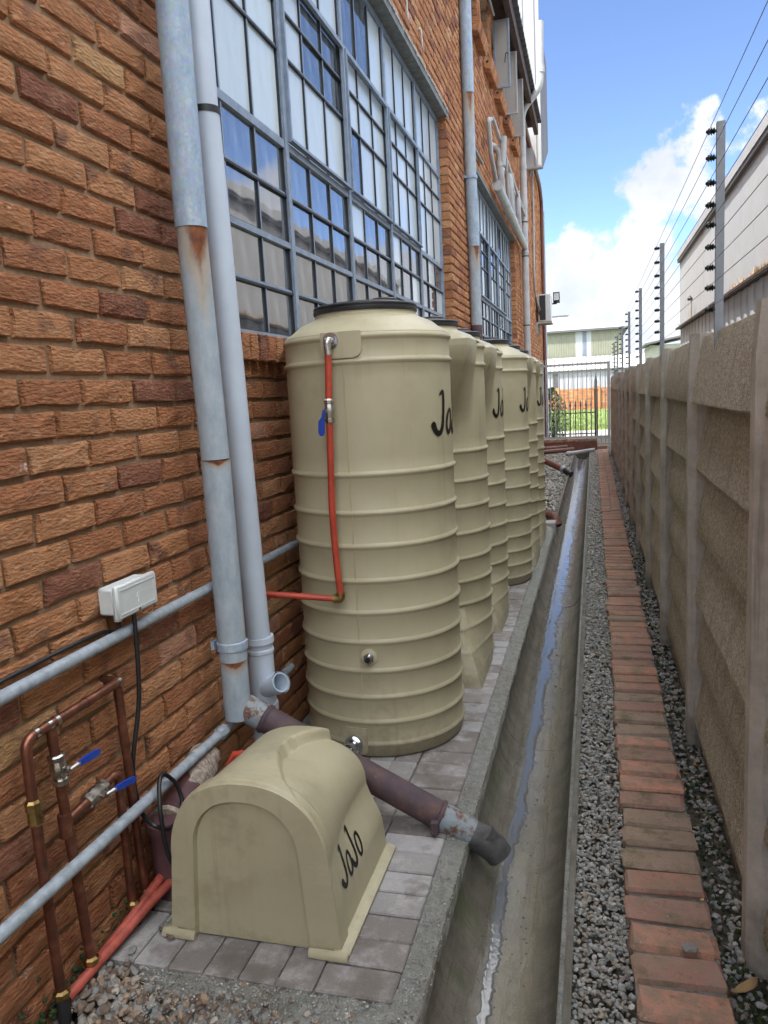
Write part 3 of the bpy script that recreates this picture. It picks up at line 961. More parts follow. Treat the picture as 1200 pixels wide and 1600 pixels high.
# ------------------------------------------------------------------ pipes on the building
P = empty('galvanized_downpipe', (-1.2, 2.31, -1.02), 'thick galvanized downpipe with rusty joints beside the big window', 'downpipe')
MB().tube([(-1.2, 2.27, 4.9), (-1.2, 2.275, 0.548)], 0.0495, 28).obj('pipe_section', 'galv', P)
MB().tube([(-1.2, 2.275, 0.560), (-1.2, 2.275, 0.548), (-1.2, 2.305, -0.176)], [0.0460, 0.0460, 0.0465], 28)
def localpipe(name, p0, p1, r, material, parent, n=28):
    """vertical pipe whose own origin lies on its axis, so that its stain material can use local x and y"""
    q = MB().tube([(0, 0, p1[2]), (p0[0] - p1[0], p0[1] - p1[1], p0[2])], r, n)
    me = q.mesh(name, material)
    o = link(name, me, parent, (p1[0], p1[1], 0)); return o
localpipe('pipe_section', (-1.2, 2.275, 0.552), (-1.2, 2.305, -0.172), 0.0462, 'rusty_galv_upper', P).data.name = 'pipe_section'
localpipe('pipe_section', (-1.2, 2.305, -0.176), (-1.2, 2.313, -0.86), 0.0476, 'rusty_galv_mid', P)
localpipe('pipe_section', (-1.2, 2.313, -0.858), (-1.2, 2.315, -1.07), 0.0462, 'rusty_galv_low', P)
MB().lathe([(0.0463, -0.825), (0.0525, -0.822), (0.0525, -0.795), (0.0463, -0.792)], 28, (-1.2, 2.313), False, False).obj('pipe_clamp', 'galv', P)
MB().box(-1.266, -1.2535, 2.285, 2.318, -0.822, -0.792).obj('clamp_lug', 'galv', P, smooth=False)

P = empty('discharge_pipe', (-0.6, 2.28, -1.42), 'rusty purple discharge pipe running over the pavers into the drain', 'pipe')
a = Vector((-1.2, 2.33, -1.03)); d = Vector((-0.33, 2.34, -1.475)); u_ = (d - a)
pt = lambda t: tuple(a + u_ * t)
MB().tube([pt(-0.05), pt(0.0), pt(0.10)], [0.040, 0.047, 0.0475], 24).obj('elbow_shoe', 'flaky', P)
MB().tube([pt(0.098), pt(0.104), pt(0.112), pt(0.118)], [0.046, 0.0525, 0.0525, 0.049], 24).obj('joint_ring', 'rust', P)
MB().tube([pt(0.115), pt(0.80)], 0.0475, 24).obj('main_pipe', 'rust', P)
MB().tube([pt(0.785), pt(0.787), pt(0.80), pt(0.802)], [0.0476, 0.0535, 0.0535, 0.0476], 24).obj('pipe_clamp', 'rust', P)
q = Vector(pt(0.79)); MB().box(q.x - .012, q.x + .012, q.y - .075, q.y - .052, q.z - .028, q.z + .012).obj('clamp_lug', 'rust', P, smooth=False)
MB().tube([pt(0.802), pt(0.915)], 0.0465, 24).obj('galvanized_end', 'flaky', P)
e2 = Vector(pt(0.91)); MB().pipe_open([tuple(e2), tuple(e2 + Vector((0.045, 0.003, -0.026))), tuple(e2 + Vector((0.078, 0.005, -0.052))), tuple(e2 + Vector((0.094, 0.006, -0.075)))], [0.0455, 0.0475, 0.047, 0.0455], 0.005, 24).obj('spout', 'grey_spout', P)

P = empty('plastic_downpipe', (-1.195, 2.5, -1.30), 'pale grey plastic downpipe with a side inlet behind the galvanized one', 'downpipe')
MB().tube([(-1.20, 2.435, 4.9), (-1.20, 2.435, 0.935)], 0.043, 28).obj('upper_pipe', 'pvc', P)
MB().tube([(-1.20, 2.437, 0.95), (-1.20, 2.437, 0.93)], 0.0475, 28).obj('rubber_ring', 'black_rubber', P)
MB().tube([(-1.20, 2.437, 0.94), (-1.20, 2.52, -0.87)], 0.0445, 28).obj('lower_pipe', 'pvc', P)
c = (-1.2, 2.525)
MB().lathe([(0.045, -0.845), (0.054, -0.846), (0.055, -0.868), (0.0495, -0.875), (0.0495, -0.89), (0.052, -0.893), (0.052, -0.905), (0.0485, -0.908),
            (0.0485, -1.10), (0.0535, -1.103), (0.0535, -1.125), (0.049, -1.13), (0.052, -1.135), (0.052, -1.15), (0.0465, -1.153), (0.0465, -1.47)], 28, c).obj('tee_fitting', 'pvc', P)
MB().pipe_open([(-1.19, 2.515, -1.045), (-1.13, 2.490, -1.015), (-1.105, 2.478, -1.002)], [0.036, 0.036, 0.036], 0.004, 20).obj('side_inlet', 'pvc', P)
MB().tube([(-1.122, 2.486, -1.011), (-1.1045, 2.4778, -1.0018)], [0.0415, 0.0415], 20, cap=False).obj('inlet_collar', 'pvc', P)

P = empty('galvanized_downpipe', (-1.24, 8.7, 0.0), 'galvanized downpipe with two rust streaks between the two big windows', 'downpipe')
localpipe('pipe_section', (-1.235, 8.66, 5.2), (-1.235, 8.66, 3.10), 0.064, 'galv', P)
localpipe('pipe_section', (-1.235, 8.66, 3.105), (-1.235, 8.66, 2.25), 0.060, 'rusty_galv_far_upper', P)
localpipe('pipe_section', (-1.235, 8.66, 2.255), (-1.235, 8.70, 1.56), 0.064, 'galv', P)
localpipe('pipe_section', (-1.235, 8.70, 1.565), (-1.235, 8.72, 0.72), 0.060, 'rusty_galv_far_low', P)
MB().tube([(-1.235, 8.72, 0.725), (-1.235, 8.73, -1.5)], 0.062, 24).obj('lower_pipe', 'rust', P)
MB().lathe([(0.0645, 2.24), (0.072, 2.243), (0.072, 2.275), (0.0645, 2.278)], 24, (-1.235, 8.66), False, False).obj('pipe_clamp', 'galv', P)
MB().box(-1.30, -1.27, 8.58, 8.66, 2.245, 2.27).obj('clamp_lug', 'galv', P, smooth=False)

# horizontal conduits
P = empty('steel_conduit', (-1.25, 2, -0.61), 'upper grey steel conduit running level along the brick wall', 'conduit')
MB().tube([(-1.262, -1.5, -0.612), (-1.262, 2.2, -0.608), (-1.262, 4.2, -0.62)], 0.0165, 14).obj('conduit_tube', 'conduit', P)
for y in (1.05, 3.3): MB().tube([(-1.262, y, -.612), (-1.262, y + .02, -.612)], 0.0195, 14).obj('saddle', 'conduit', P)
P = empty('steel_conduit', (-1.25, 1.8, -1.09), 'lower grey steel conduit crossing in front of the copper pipes', 'conduit')
MB().tube([(-1.205, -1.0, -1.075), (-1.225, 1.24, -1.083), (-1.235, 2.24, -1.10)], 0.0165, 14).obj('conduit_tube', 'conduit', P)
MB().tube([(-1.235, 2.225, -1.10), (-1.235, 2.235, -1.10), (-1.235, 2.268, -1.10), (-1.235, 2.276, -1.10)], [0.019, 0.023, 0.023, 0.019], 8).obj('coupling', 'conduit', P, smooth=False)
MB().tube([(-1.235, 2.275, -1.10), (-1.240, 2.9, -1.10)], 0.0155, 14).obj('conduit_end', 'conduit', P)
MB().tube([(-1.235, 2.06, -1.097), (-1.235, 2.085, -1.097)], 0.0178, 14).obj('label_band', 'pvc_white', P)

# white junction box with cables
P = empty('junction_box', (-1.27, 1.84, -0.565), 'white plastic junction box fixed on the wall above the conduit', 'junction box')
MB().bevbox(-1.295, -1.245, 1.748, 1.925, -0.545, -0.470, 0.006).obj('box_body', 'white_plastic', P)
MB().bevbox(-1.2448, -1.228, 1.740, 1.935, -0.556, -0.462, 0.005).obj('box_cover', 'white_plastic', P)
fr = MB()
for a_, b_, c_, d_ in ((1.752, 1.923, -.544, -.541), (1.752, 1.923, -.478, -.475), (1.752, 1.755, -.5405, -.4785), (1.920, 1.923, -.5405, -.4785)): fr.box(-1.2279, -1.2265, a_, b_, c_, d_)
fr.obj('cover_rim', 'white_plastic', P, smooth=False)
zig = [(-1.2278, 1.838, -0.500), (-1.2278, 1.832, -0.512), (-1.2278, 1.842, -0.512), (-1.2278, 1.835, -0.526)]
MB().tube(zig, 0.0014, 5).obj('lightning_mark', 'white_plastic', P)
MB().tube([(-1.2275, 1.838, -0.5485), (-1.2255, 1.838, -0.5485)], 0.005, 10).obj('cover_screw', 'nickel', P)
MB().tube([(-1.27, 1.795, -0.546), (-1.27, 1.795, -0.572)], [0.013, 0.012], 12).obj('cable_gland', 'white_plastic', P)
c1 = spline([(-1.27, 1.795, -0.57), (-1.272, 1.79, -0.60), (-1.285, 1.74, -0.588), (-1.287, 1.6, -0.583), (-1.287, 1.3, -0.585), (-1.287, 0.8, -0.585), (-1.287, -1.0, -0.585)], 6)
tag(MB().tube(c1, 0.0055, 8).obj('black_cable', 'black_rubber'), 'black cable lying on top of the upper conduit', 'cable')
c2 = spline([(-1.24, 1.825, -0.545), (-1.238, 1.822, -0.62), (-1.242, 1.812, -0.8), (-1.258, 1.775, -0.98), (-1.262, 1.784, -1.098), (-1.235, 1.768, -1.131), (-1.19, 1.751, -1.147), (-1.18, 1.793, -1.177), (-1.18, 1.849, -1.182), (-1.185, 1.888, -1.154), (-1.2, 1.894, -1.104), (-1.21, 1.877, -1.07), (-1.212, 1.846, -1.044), (-1.205, 1.813, -1.05), (-1.185, 1.774, -1.104), (-1.175, 1.763, -1.18), (-1.165, 1.763, -1.243), (-1.14, 1.765, -1.3)], 8)
tag(MB().tube(c2, 0.0065, 10).obj('black_cable', 'black_rubber'), 'black cable hanging from the junction box and looped over the conduit', 'cable')

# copper manifold
CX = -1.255
P = empty('copper_manifold', (CX, 1.5, -1.40), 'copper water pipes with two blue-handled valves on the wall', 'pipework')
MB().tube(fillet([(CX, 1.382, -0.86), (CX, 1.382, -0.728), (CX, 1.752, -0.728), (-1.31, 1.752, -0.728)], 0.03, 6), 0.0125, 14).obj('top_pipe', 'copper', P)
MB().tube([(CX, 1.382, -0.84), (CX, 1.396, -1.385)], 0.0128, 14).obj('riser_pipe', 'copper', P)
MB().tube([(CX, 1.468, -0.728), (CX, 1.512, -1.385)], 0.0130, 14).obj('riser_pipe', 'copper', P)
MB().tube(fillet([(CX, 1.486, -0.985), (CX, 1.70, -0.965), (CX - .005, 1.708, -1.36)], 0.022, 5), 0.0118, 14).obj('branch_pipe', 'copper', P)
MB().tube([(CX - .01, 1.752, -0.728), (CX - .008, 1.775, -1.37)], 0.0125, 14).obj('riser_pipe', 'copper', P)
for y, z in ((1.455, -.728), (1.482, -.728), (1.41, -.728), (1.735, -.728), (1.60, -.728)):
    MB().tube([(CX, y, z), (CX, y + .012, z)], 0.0142, 14).obj('solder_ring', 'nickel' if y != 1.60 else 'copper', P)
MB().tube([(CX, 1.475, -.96), (CX, 1.477, -1.02)], 0.0150, 14).obj('tee_fitting', 'copper', P)
MB().tube([(CX, 1.383, -.872), (CX, 1.383, -.878), (CX, 1.384, -.90), (CX, 1.384, -.902), (CX, 1.385, -.93), (CX, 1.385, -.936)], [.015, .019, .019, .016, .018, .015], 8).obj('brass_union', 'brass', P, smooth=False)


def valve(c, axis, handle_dir, parent):
    c = Vector(c); a = Vector(axis).normalized()
    t = lambda s: tuple(c + a * s)
    v = MB().tube([t(-.040), t(-.036), t(-.024), t(-.022), t(-.012), t(0), t(.012), t(.022), t(.024), t(.036), t(.040)], [.017, .021, .021, .016, .019, .021, .019, .016, .021, .021, .017], 10).obj('ball_valve', 'nickel', parent, angle=25)
    s = Vector((1, 0, 0))
    MB().tube([tuple(c + s * .015), tuple(c + s * .034)], [.010, .008], 8).obj('valve_stem', 'nickel', v)
    h = Vector(handle_dir).normalized()
    MB().tube([tuple(c + s * .033), tuple(c + s * .036 + h * .03)], [.005, .006], 6).obj('valve_lever', 'nickel', v)
    w = h.cross(s).normalized()
    q = MB(); p0, p1, p2 = c + s * .036 + h * .026, c + s * .041 + h * .052, c + s * .048 + h * .088
    rows = []
    for p, hw in ((p0, .006), (p1, .0085), (p2 - h * .01, .0085), (p2, .005)):
        rows.append([p - w * hw - s * .003, p - w * hw + s * .004, p + w * hw + s * .004, p + w * hw - s * .003, p - w * hw - s * .003])
    q.grid(rows); b = 0; q.f.append((0, 1, 2, 3)); e = 15; q.f.append((e + 3, e + 2, e + 1, e))
    q.obj('valve_handle', 'blue_grip', v)
    return v


valve((CX, 1.478, -.845), (0.02, .08, -1), (0.05, 1, .10), P)
valve((CX, 1.600, -.975), (0, 1, .09), (.15, 1, .05), P)
for y, z in ((1.3965, -1.375), (1.512, -1.375), (1.708, -1.355), (1.776, -1.365)):
    MB().tube([(CX, y, z + .006), (CX, y, z), (CX, y, z - .012), (CX, y, z - .02)], [.014, .020, .020, .016], 8).obj('brass_nut', 'brass', P, smooth=False)
    MB().tube([(CX, y, z - .018), (CX, y, z - .10)], 0.016, 10).obj('buried_elbow', 'black_plastic', P)

# red ground pipes
for pts, lab in (([(-1.258, 1.415, -1.412), (-1.255, 1.46, -1.408), (-1.235, 1.62, -1.388), (-1.205, 1.80, -1.362), (-1.13, 2.10, -1.34)], 'red plastic water pipe on the ground, nearer the camera of the pair'),
                 ([(-1.258, 1.53, -1.405), (-1.252, 1.58, -1.395), (-1.240, 1.68, -1.375), (-1.225, 1.90, -1.34), (-1.16, 2.2, -1.33)], 'red plastic water pipe on the ground, closer to the wall of the pair')):
    tag(MB().tube(spline(pts, 6), 0.0135, 14).obj('red_water_pipe', 'red_pipe_dusty'), lab, 'water pipe')

# maroon sewer stub with crumbled mortar on it
P = empty('sewer_pipe', (-1.2, 1.95, -1.44), 'maroon earthenware pipe bend with crumbled mortar at the wall foot', 'pipe')
MB().lathe([(0.075, -1.45), (0.078, -1.22), (0.088, -1.215), (0.088, -1.19), (0.060, -1.175)], 24, (-1.21, 1.885)).obj('pipe_stub', 'maroon', P)
MB().tube([(-1.225, 1.88, -1.205), (-1.235, 1.96, -1.195), (-1.25, 2.08, -1.175), (-1.275, 2.18, -1.155)], [0.055, .055, .052, .045], 20).obj('pipe_bend', 'maroon', P)
mb = MB(); path = spline([(-1.222, 1.86, -1.208), (-1.230, 1.93, -1.20), (-1.240, 2.02, -1.185), (-1.255, 2.11, -1.168), (-1.275, 2.18, -1.155)], 10)
mb.tube(path, 0.054, 40)
ax_ = [Vector(p) for p in path]
for k, v in enumerate(mb.v):
    c = ax_[min(k // 40, len(ax_) - 1)]; w = Vector(v) - c
    nn = noise.noise((v[0] * 14, v[1] * 14, v[2] * 14)) * 1.3 + noise.noise((v[0] * 55, v[1] * 55, v[2] * 55)) * 0.6
    mb.v[k] = tuple(c + w * (0.93 + 0.20 * max(0.0, nn + 0.12)))
mb.obj('mortar_patch', 'crumbly_plaster', P, angle=30)
mb = MB().tube([(-1.12, 2.07, -1.12), (-1.10, 2.075, -1.085), (-1.06, 2.08, -1.082), (-.99, 2.10, -1.09)], .012, 10); tag(mb.obj('red_pipe_stub', 'red_pipe'), 'short red pipe stub behind the pump cover near the wall', 'water pipe')

# ------------------------------------------------------------------ writing: brush lettering
def ribbon(points, close=False, n=6):
    """(u, v, width) control points -> list of (left, right) pairs"""
    P3 = spline([(p[0], p[1], p[2]) for p in points], n)
    out = []
    for i, p in enumerate(P3):
        t = (P3[min(i + 1, len(P3) - 1)] - P3[max(i - 1, 0)]); t.z = 0
        if t.length < 1e-9: continue
        t.normalize(); nrm = Vector((-t.y, t.x, 0)); w = max(p.z, 0.004) * 0.68
        out.append(((p.x + nrm.x * w, p.y + nrm.y * w), (p.x - nrm.x * w, p.y - nrm.y * w)))
    return out


J_STROKE = [(0.34, 0.90, 0.02), (0.40, 0.955, 0.055), (0.50, 0.985, 0.075), (0.525, 0.90, 0.085), (0.515, 0.70, 0.085), (0.485, 0.45, 0.085), (0.43, 0.20, 0.09), (0.33, 0.06, 0.095),
            (0.21, 0.045, 0.10), (0.12, 0.13, 0.12), (0.06, 0.25, 0.13), (0.03, 0.30, 0.06)]
O_STROKE = [(0.835 + 0.155 * math.cos(t) + 0.075 * math.sin(t), 0.305 + 0.265 * math.sin(t), w) for t, w in [(rad(75 + 372 * k / 16), 0.045 + 0.035 * min(1, k / 4)) for k in range(17)]]


def lettering(mapf, scale, shift=0.98):
    mb = MB()
    for dx, dy in ((0, 0), (shift, 0.0)):
        for st in (J_STROKE, O_STROKE):
            rb = ribbon(st); b = len(mb.v)
            for l, r in rb:
                mb.v.append(mapf((l[0] + dx) * scale, (l[1] + dy) * scale)); mb.v.append(mapf((r[0] + dx) * scale, (r[1] + dy) * scale))
            for i in range(len(rb) - 1): mb.f.append((b + 2 * i, b + 2 * i + 1, b + 2 * i + 3, b + 2 * i + 2))
    return mb


# ------------------------------------------------------------------ water tanks
TR = 0.335
RIBS = [1.134, 0.987, 0.858, 0.723, 0.597, 0.479, 0.363, 0.255, 0.152, 0.060]
BASE = -1.42


def tank_profile():
    pr = [(0.300, 0.0), (0.322, 0.003), (0.331, 0.012)]
    ribs = sorted(RIBS) + [1.555, 1.645]
    z = 0.012
    for zr in sorted(ribs):
        w = 0.011
        pr += [(TR - 0.0015 if zr > .1 else TR - .002, zr - w - 0.003), (TR, zr - w), (TR + 0.0065, zr - w * 0.35), (TR + 0.0065, zr + w * 0.35), (TR, zr + w), (TR - 0.0015, zr + w + 0.003)]
    pr += [(TR - 0.001, 1.660), (TR - 0.008, 1.668), (TR - 0.03, 1.680), (0.27, 1.709), (0.222, 1.730), (0.207, 1.736), (0.203, 1.742), (0.203, 1.757), (0.19, 1.758), (0.0, 1.758)]
    return pr


def dense(pr, step=0.045):
    out = [pr[0]]
    for a, b_ in zip(pr, pr[1:]):
        n = max(1, int(abs(b_[1] - a[1]) / step))
        for k in range(1, n + 1): out.append((a[0] + (b_[0] - a[0]) * k / n, a[1] + (b_[1] - a[1]) * k / n))
    return out


def sm_(a, b_, x):
    t = min(1, max(0, (x - a) / (b_ - a))); return t * t * (3 - 2 * t)


def tank_body(lug):
    mb = MB(); n = 128
    for r, z in dense(tank_profile()):
        for k in range(n):
            t = 2 * math.pi * k / n
            rr = r
            if lug:
                # moulded shoulder and foot pads that reach towards the neighbouring tank
                cy, cx = -math.sin(t), math.cos(t)
                if cy > 0.05:
                    sq = min(0.338 / max(abs(cx), 1e-3), 0.50 / max(cy, 1e-3))
                    kk = sm_(0.93, 0.80, abs(cx)) * max(0.0, 1 - max(0.0, 1.60 - z) / 0.34) ** 1.1
                    top = r + (sq - r) * kk if z < 1.665 else sq - (z - 1.665) * 4.2
                    if z > 1.0: rr = max(rr, min(top, sq))
                    sq2 = min(0.336 / max(abs(cx), 1e-3), 0.455 / max(cy, 1e-3)); bot = r + (sq2 - r) * max(0.0, 1 - z / 0.33) ** 0.85
                    if z < 0.5 and sq2 > r: rr = max(rr, bot)
            mb.v.append((rr * math.cos(t), rr * math.sin(t), z))
    m_ = len(mb.v) // n
    for i in range(m_ - 1):
        for k in range(n):
            k2 = (k + 1) % n; mb.f.append((i * n + k, i * n + k2, (i + 1) * n + k2, (i + 1) * n + k))
    mb.f.append(tuple(range(n - 1, -1, -1)))
    return mb


def wrap(theta0):
    return lambda u, v, r=TR: (r * math.cos(theta0 + u / TR), r * math.sin(theta0 + u / TR), v)


def curved_pad(t0, t1, z0, z1, thick, rc=0.05):
    """raised patch on the tank wall, lower corners rounded"""
    mb = MB(); rows = []; nz_ = 14; nt = 12
    for i in range(nz_ + 1):
        z = z0 + (z1 - z0) * i / nz_
        inset = 0.0
        if z - z0 < rc: inset = (rc - math.sqrt(max(0, rc * rc - (rc - (z - z0)) ** 2))) / TR
        a_, b_ = t0 + inset, t1 - inset
        row = [(TR - .004, a_)] + [(TR + thick, a_ + (b_ - a_) * k / nt) for k in range(nt + 1)] + [(TR - .004, b_)]
        rows.append([(r * math.cos(t), r * math.sin(t), z) for r, t in row])
    mb.grid(rows)
    b0 = [(p[0] * (TR - .004) / (TR + thick), p[1] * (TR - .004) / (TR + thick), p[2]) for p in rows[0]]
    mb.grid([b0, rows[0]]); t_ = [(p[0] * (TR - .004) / (TR + thick), p[1] * (TR - .004) / (TR + thick), p[2]) for p in rows[-1]]
    mb.grid([rows[-1], t_])
    return mb


def radial(theta, z):
    d_ = Vector((math.cos(theta), math.sin(theta), 0)); return d_, Vector((0, 0, z))


def make_tank(lug, label):
    root = empty('water_tank', (0, 0, 0), label, 'water tank', 'beige water tanks in a row')
    b_ = tank_body(lug).obj('tank_body', 'tank', root, angle=50, local=True)
    lid = MB().lathe([(0.200, 1.752), (0.2095, 1.754), (0.2115, 1.760), (0.2115, 1.767), (0.2065, 1.769), (0.2065, 1.773), (0.2100, 1.775), (0.2100, 1.780), (0.203, 1.784), (0.17, 1.787), (0.165, 1.792), (0.12, 1.794), (0.0, 1.795)], 64).obj('lid', 'black_plastic', root, local=True)
    MB().lathe([(0.055, 1.790), (0.055, 1.803), (0.048, 1.808), (0, 1.808)], 20, (0.085, -0.02)).obj('lid_knob', 'black_plastic', lid, local=True)
    th0 = rad(-30.5)
    lettering(lambda u, v: wrap(th0)(u, v + 1.262, TR + 0.0012), 0.168).obj('lettering', 'print_black', root, smooth=False, local=True)
    return root


tank_specs = [(-0.89, 3.10, False, 'nearest beige ribbed water tank with a red pipe down its front'),
              (-0.872, 4.00, True, 'second beige water tank, squeezed right behind the nearest one'),
              (-0.878, 4.87, True, 'third beige water tank, just in front of the gap in the row'),
              (-0.80, 5.82, False, 'fourth beige water tank, first one after the gap, with cone top in view'),
              (-0.80, 6.72, True, 'fifth beige water tank, between the fourth and the last'),
              (-0.80, 7.60, True, 'farthest beige water tank at the end of the paving')]
tank_a = make_tank(False, tank_specs[0][3]); tank_b = make_tank(True, tank_specs[1][3])
tanks = []
used = {False: False, True: False}
for i, (x, y, lug, lab) in enumerate(tank_specs):
    src = tank_b if lug else tank_a
    o = src if not used[lug] else copy_tree(src)
    used[lug] = True
    o.location = (x, y, BASE); o['label'] = lab
    tanks.append(o)
T1 = tanks[0]
for k in (1, 4):                  # these two carry no lettering on the side in view
    for ch in list(tanks[k].children):
        if ch.name.startswith('lettering'): bpy.data.objects.remove(ch)
# fittings on the nearest tank only (the photograph shows them there)
curved_pad(rad(-104), rad(-77.5), 1.568, 1.664, 0.0085, 0.035).obj('fitting_pad', 'tank', T1, local=True)
curved_pad(rad(-103), rad(-88), 0.018, 0.128, 0.007, 0.02).obj('outlet_pad', 'tank', T1, local=True)
for th, z, r0 in ((-83.9, 0.421, .0235),):
    d_ = Vector((math.cos(rad(th)), math.sin(rad(th)), 0)); c = d_ * (TR - .002) + Vector((0, 0, z))
    MB().tube([tuple(c), tuple(c + d_ * .006), tuple(c + d_ * .009)], [.034, .034, .028], 24).obj('boss', 'tank', T1, local=True)
    MB().tube([tuple(c + d_ * .008), tuple(c + d_ * .020)], .0215, 6).obj('hex_nut', 'chrome', T1, smooth=False, local=True)
    MB().tube([tuple(c + d_ * .020), tuple(c + d_ * .036)], .0145, 16).obj('plug', 'chrome', T1, local=True)
    MB().tube([tuple(c + d_ * .0361), tuple(c + d_ * .040)], .0105, 16).obj('plug_hole', 'black_rubber', T1, local=True)
th, z = rad(-97.5), 0.060
d_ = Vector((math.cos(th), math.sin(th), 0)); c = d_ * (TR + .006) + Vector((0, 0, z))
MB().tube([tuple(c), tuple(c + d_ * .012)], .038, 20).obj('outlet_flange', 'chrome', T1, local=True)
MB().tube([tuple(c + d_ * .012), tuple(c + d_ * .030)], .034, 6).obj('hex_nut', 'chrome', T1, smooth=False, local=True)
MB().pipe_open([tuple(c + d_ * .03), tuple(c + d_ * .055)], .026, .004, 18).obj('outlet_stub', 'chrome', T1, local=True)
MB().tube([(TR * math.cos(rad(-90)) * 1.0, -TR - .0006, .02), (0, -TR - .0006, 1.655)], .0016, 5).obj('mould_seam', 'tank', T1, local=True)

# red riser of the nearest tank
P = empty('red_riser_pipe', (-0.94, 2.72, -0.75), 'red plastic pipe with blue valve down the front of the nearest tank', 'water pipe')
fy = 3.10 - TR
MB().tube([(-.930, fy - .004, .213), (-.930, fy - .012, .213)], .030, 24).obj('backnut_flange', 'chrome', P)
MB().tube([(-.930, fy - .0125, .213), (-.930, fy - .026, .213)], .026, 6).obj('hex_nut', 'chrome', P, smooth=False)
MB().tube(fillet([(-.930, fy - .026, .213), (-.930, 2.715, .213), (-.928, 2.715, .16)], .018, 5), .0135, 14).obj('elbow', 'nickel', P)
MB().tube(spline([(-.928, 2.715, .175), (-.935, 2.715, .03), (-.938, 2.715, -.02)], 6), .0128, 14).obj('red_pipe', 'red_pipe', P)
MB().tube(spline([(-.938, 2.715, -.06), (-.945, 2.714, -.25), (-.950, 2.714, -.42), (-.946, 2.714, -.60), (-.937, 2.713, -.745)], 6), .0128, 14).obj('red_pipe', 'red_pipe', P)
c = Vector((-.938, 2.715, -.042))
v_ = MB().tube([tuple(c + Vector((0, 0, s))) for s in (-.045, -.04, -.028, -.026, -.012, 0, .012, .026, .028, .04, .045)], [.015, .019, .019, .0145, .0175, .019, .0175, .0145, .019, .019, .015], 8).obj('ball_valve', 'nickel', P, angle=25)
MB().tube([tuple(c + Vector((-.004, -.012, 0))), tuple(c + Vector((-.010, -.034, 0)))], .008, 8).obj('valve_stem', 'nickel', v_)
q = MB(); rows = []
for dz, hw, dx in ((0.005, .005, -.006), (-.02, .006, -.012), (-.035, .011, -.02), (-.075, .012, -.022), (-.088, .006, -.022)):
    p = c + Vector((dx, -.034, dz)); rows.append([(p.x - hw, p.y - .004, p.z), (p.x + hw, p.y - .004, p.z), (p.x + hw, p.y + .004, p.z), (p.x - hw, p.y + .004, p.z), (p.x - hw, p.y - .004, p.z)])
q.grid(rows); q.f.append((0, 1, 2, 3)); e = 20; q.f.append((e + 3, e + 2, e + 1, e)); q.obj('valve_handle', 'blue_grip', v_)
MB().tube(fillet([(-.937, 2.713, -.728), (-.937, 2.713, -.752), (-.965, 2.712, -.752)], .012, 5), .0175, 12).obj('brass_elbow', 'brass', P)
MB().tube([(-.962, 2.712, -.752), (-1.10, 2.69, -.737), (-1.235, 2.665, -.725)], .0122, 12).obj('red_pipe', 'red_pipe', P)
MB().tube(fillet([(-1.235, 2.665, -.725), (-1.245, 2.664, -.735), (-1.245, 2.675, -1.37), (-1.20, 2.80, -1.385), (-1.05, 2.95, -1.385)], .03, 5), .0122, 12).obj('red_pipe', 'red_pipe', P)

# ------------------------------------------------------------------ pump cover
CXc, CY0, CY1 = -0.885, 1.69, 2.17
CB = BASE + 0.002
P = empty('pump_cover', (CXc, 1.93, BASE), 'beige arched plastic pump cover standing on the pavers', 'pump cover')


def sm(a, b_, x):
    t = min(1, max(0, (x - a) / (b_ - a))); return t * t * (3 - 2 * t)


def arch_pt(s, hw0, hw1, zs, H):
    """s in 0..1 round the arch from left foot to right foot; straight battered sides then an elliptic top"""
    side = 0.30
    if s < side:
        t = s / side; return (-(hw0 + (hw1 - hw0) * t), CB + (zs - CB) * t), (-1, 0.1)
    if s > 1 - side:
        t = (1 - s) / side; return ((hw0 + (hw1 - hw0) * t), CB + (zs - CB) * t), (1, 0.1)
    a_ = math.pi * (1 - (s - side) / (1 - 2 * side))
    ex = math.cos(a_); ez = math.sin(a_)
    return (hw1 * math.copysign(abs(ex) ** 0.86, ex), zs + H * abs(ez) ** 0.92), (ex, ez)


rows = []
NS, NY = 330, 170
EDGE = [(1.60, -0.70), (1.70, -0.735), (1.75, -0.79), (1.85, -0.845), (1.93, -0.878), (2.00, -0.89), (2.06, -0.882), (2.11, -0.855), (2.18, -0.80), (2.3, -.80)]


def edge(y):
    for (a_, fa), (b_, fb) in zip(EDGE, EDGE[1:]):
        if a_ <= y <= b_: return fa + (fb - fa) * sm(0, 1, (y - a_) / (b_ - a_)) if False else fa + (fb - fa) * (y - a_) / (b_ - a_)
    return EDGE[-1][1]


for j in range(NY + 1):
    y = CY0 + (CY1 - CY0) * j / NY
    row = []
    for i in range(NS + 1):
        s = i / NS
        ky = (y - CY0) / (CY1 - CY0)
        (x, z), (nx, nz2) = arch_pt(s, 0.238, 0.216, -1.185, 0.222 - 0.050 * ky)
        # raised barrel on the drain side, cut off by a curved step on the wall side and towards the front
        k = sm(-0.008, 0.008, (CXc + x - edge(y)) / math.hypot(1, (edge(y + .004) - edge(y - .004)) / .008)) * sm(CB + 0.10, CB + 0.24, z)
        off = -(0.011 + 0.024 * sm(1.74, 1.98, y)) * k * sm(CY0 + 0.004, CY0 + 0.03, y)
        # front collar swells a little
        off += 0.008 * sm(CY0 + 0.075, CY0 + 0.055, y)
        e = 1.0 - 0.10 * sm(CY0 + 0.012, CY0, y) - 0.06 * sm(CY1 - 0.02, CY1, y)
        l = math.hypot(nx, nz2)
        row.append((CXc + (x + nx / l * off), y, CB + (z + nz2 / l * off - CB) * (1 - (1 - e) * 0.25)))
    rows.append(row)
mb = MB().grid(rows)
b = 0; n = NS + 1
back = [NY * n + i for i in range(n)]
mb.f.append(tuple(back))
mb.obj('cover_shell', 'cover', P, angle=55)
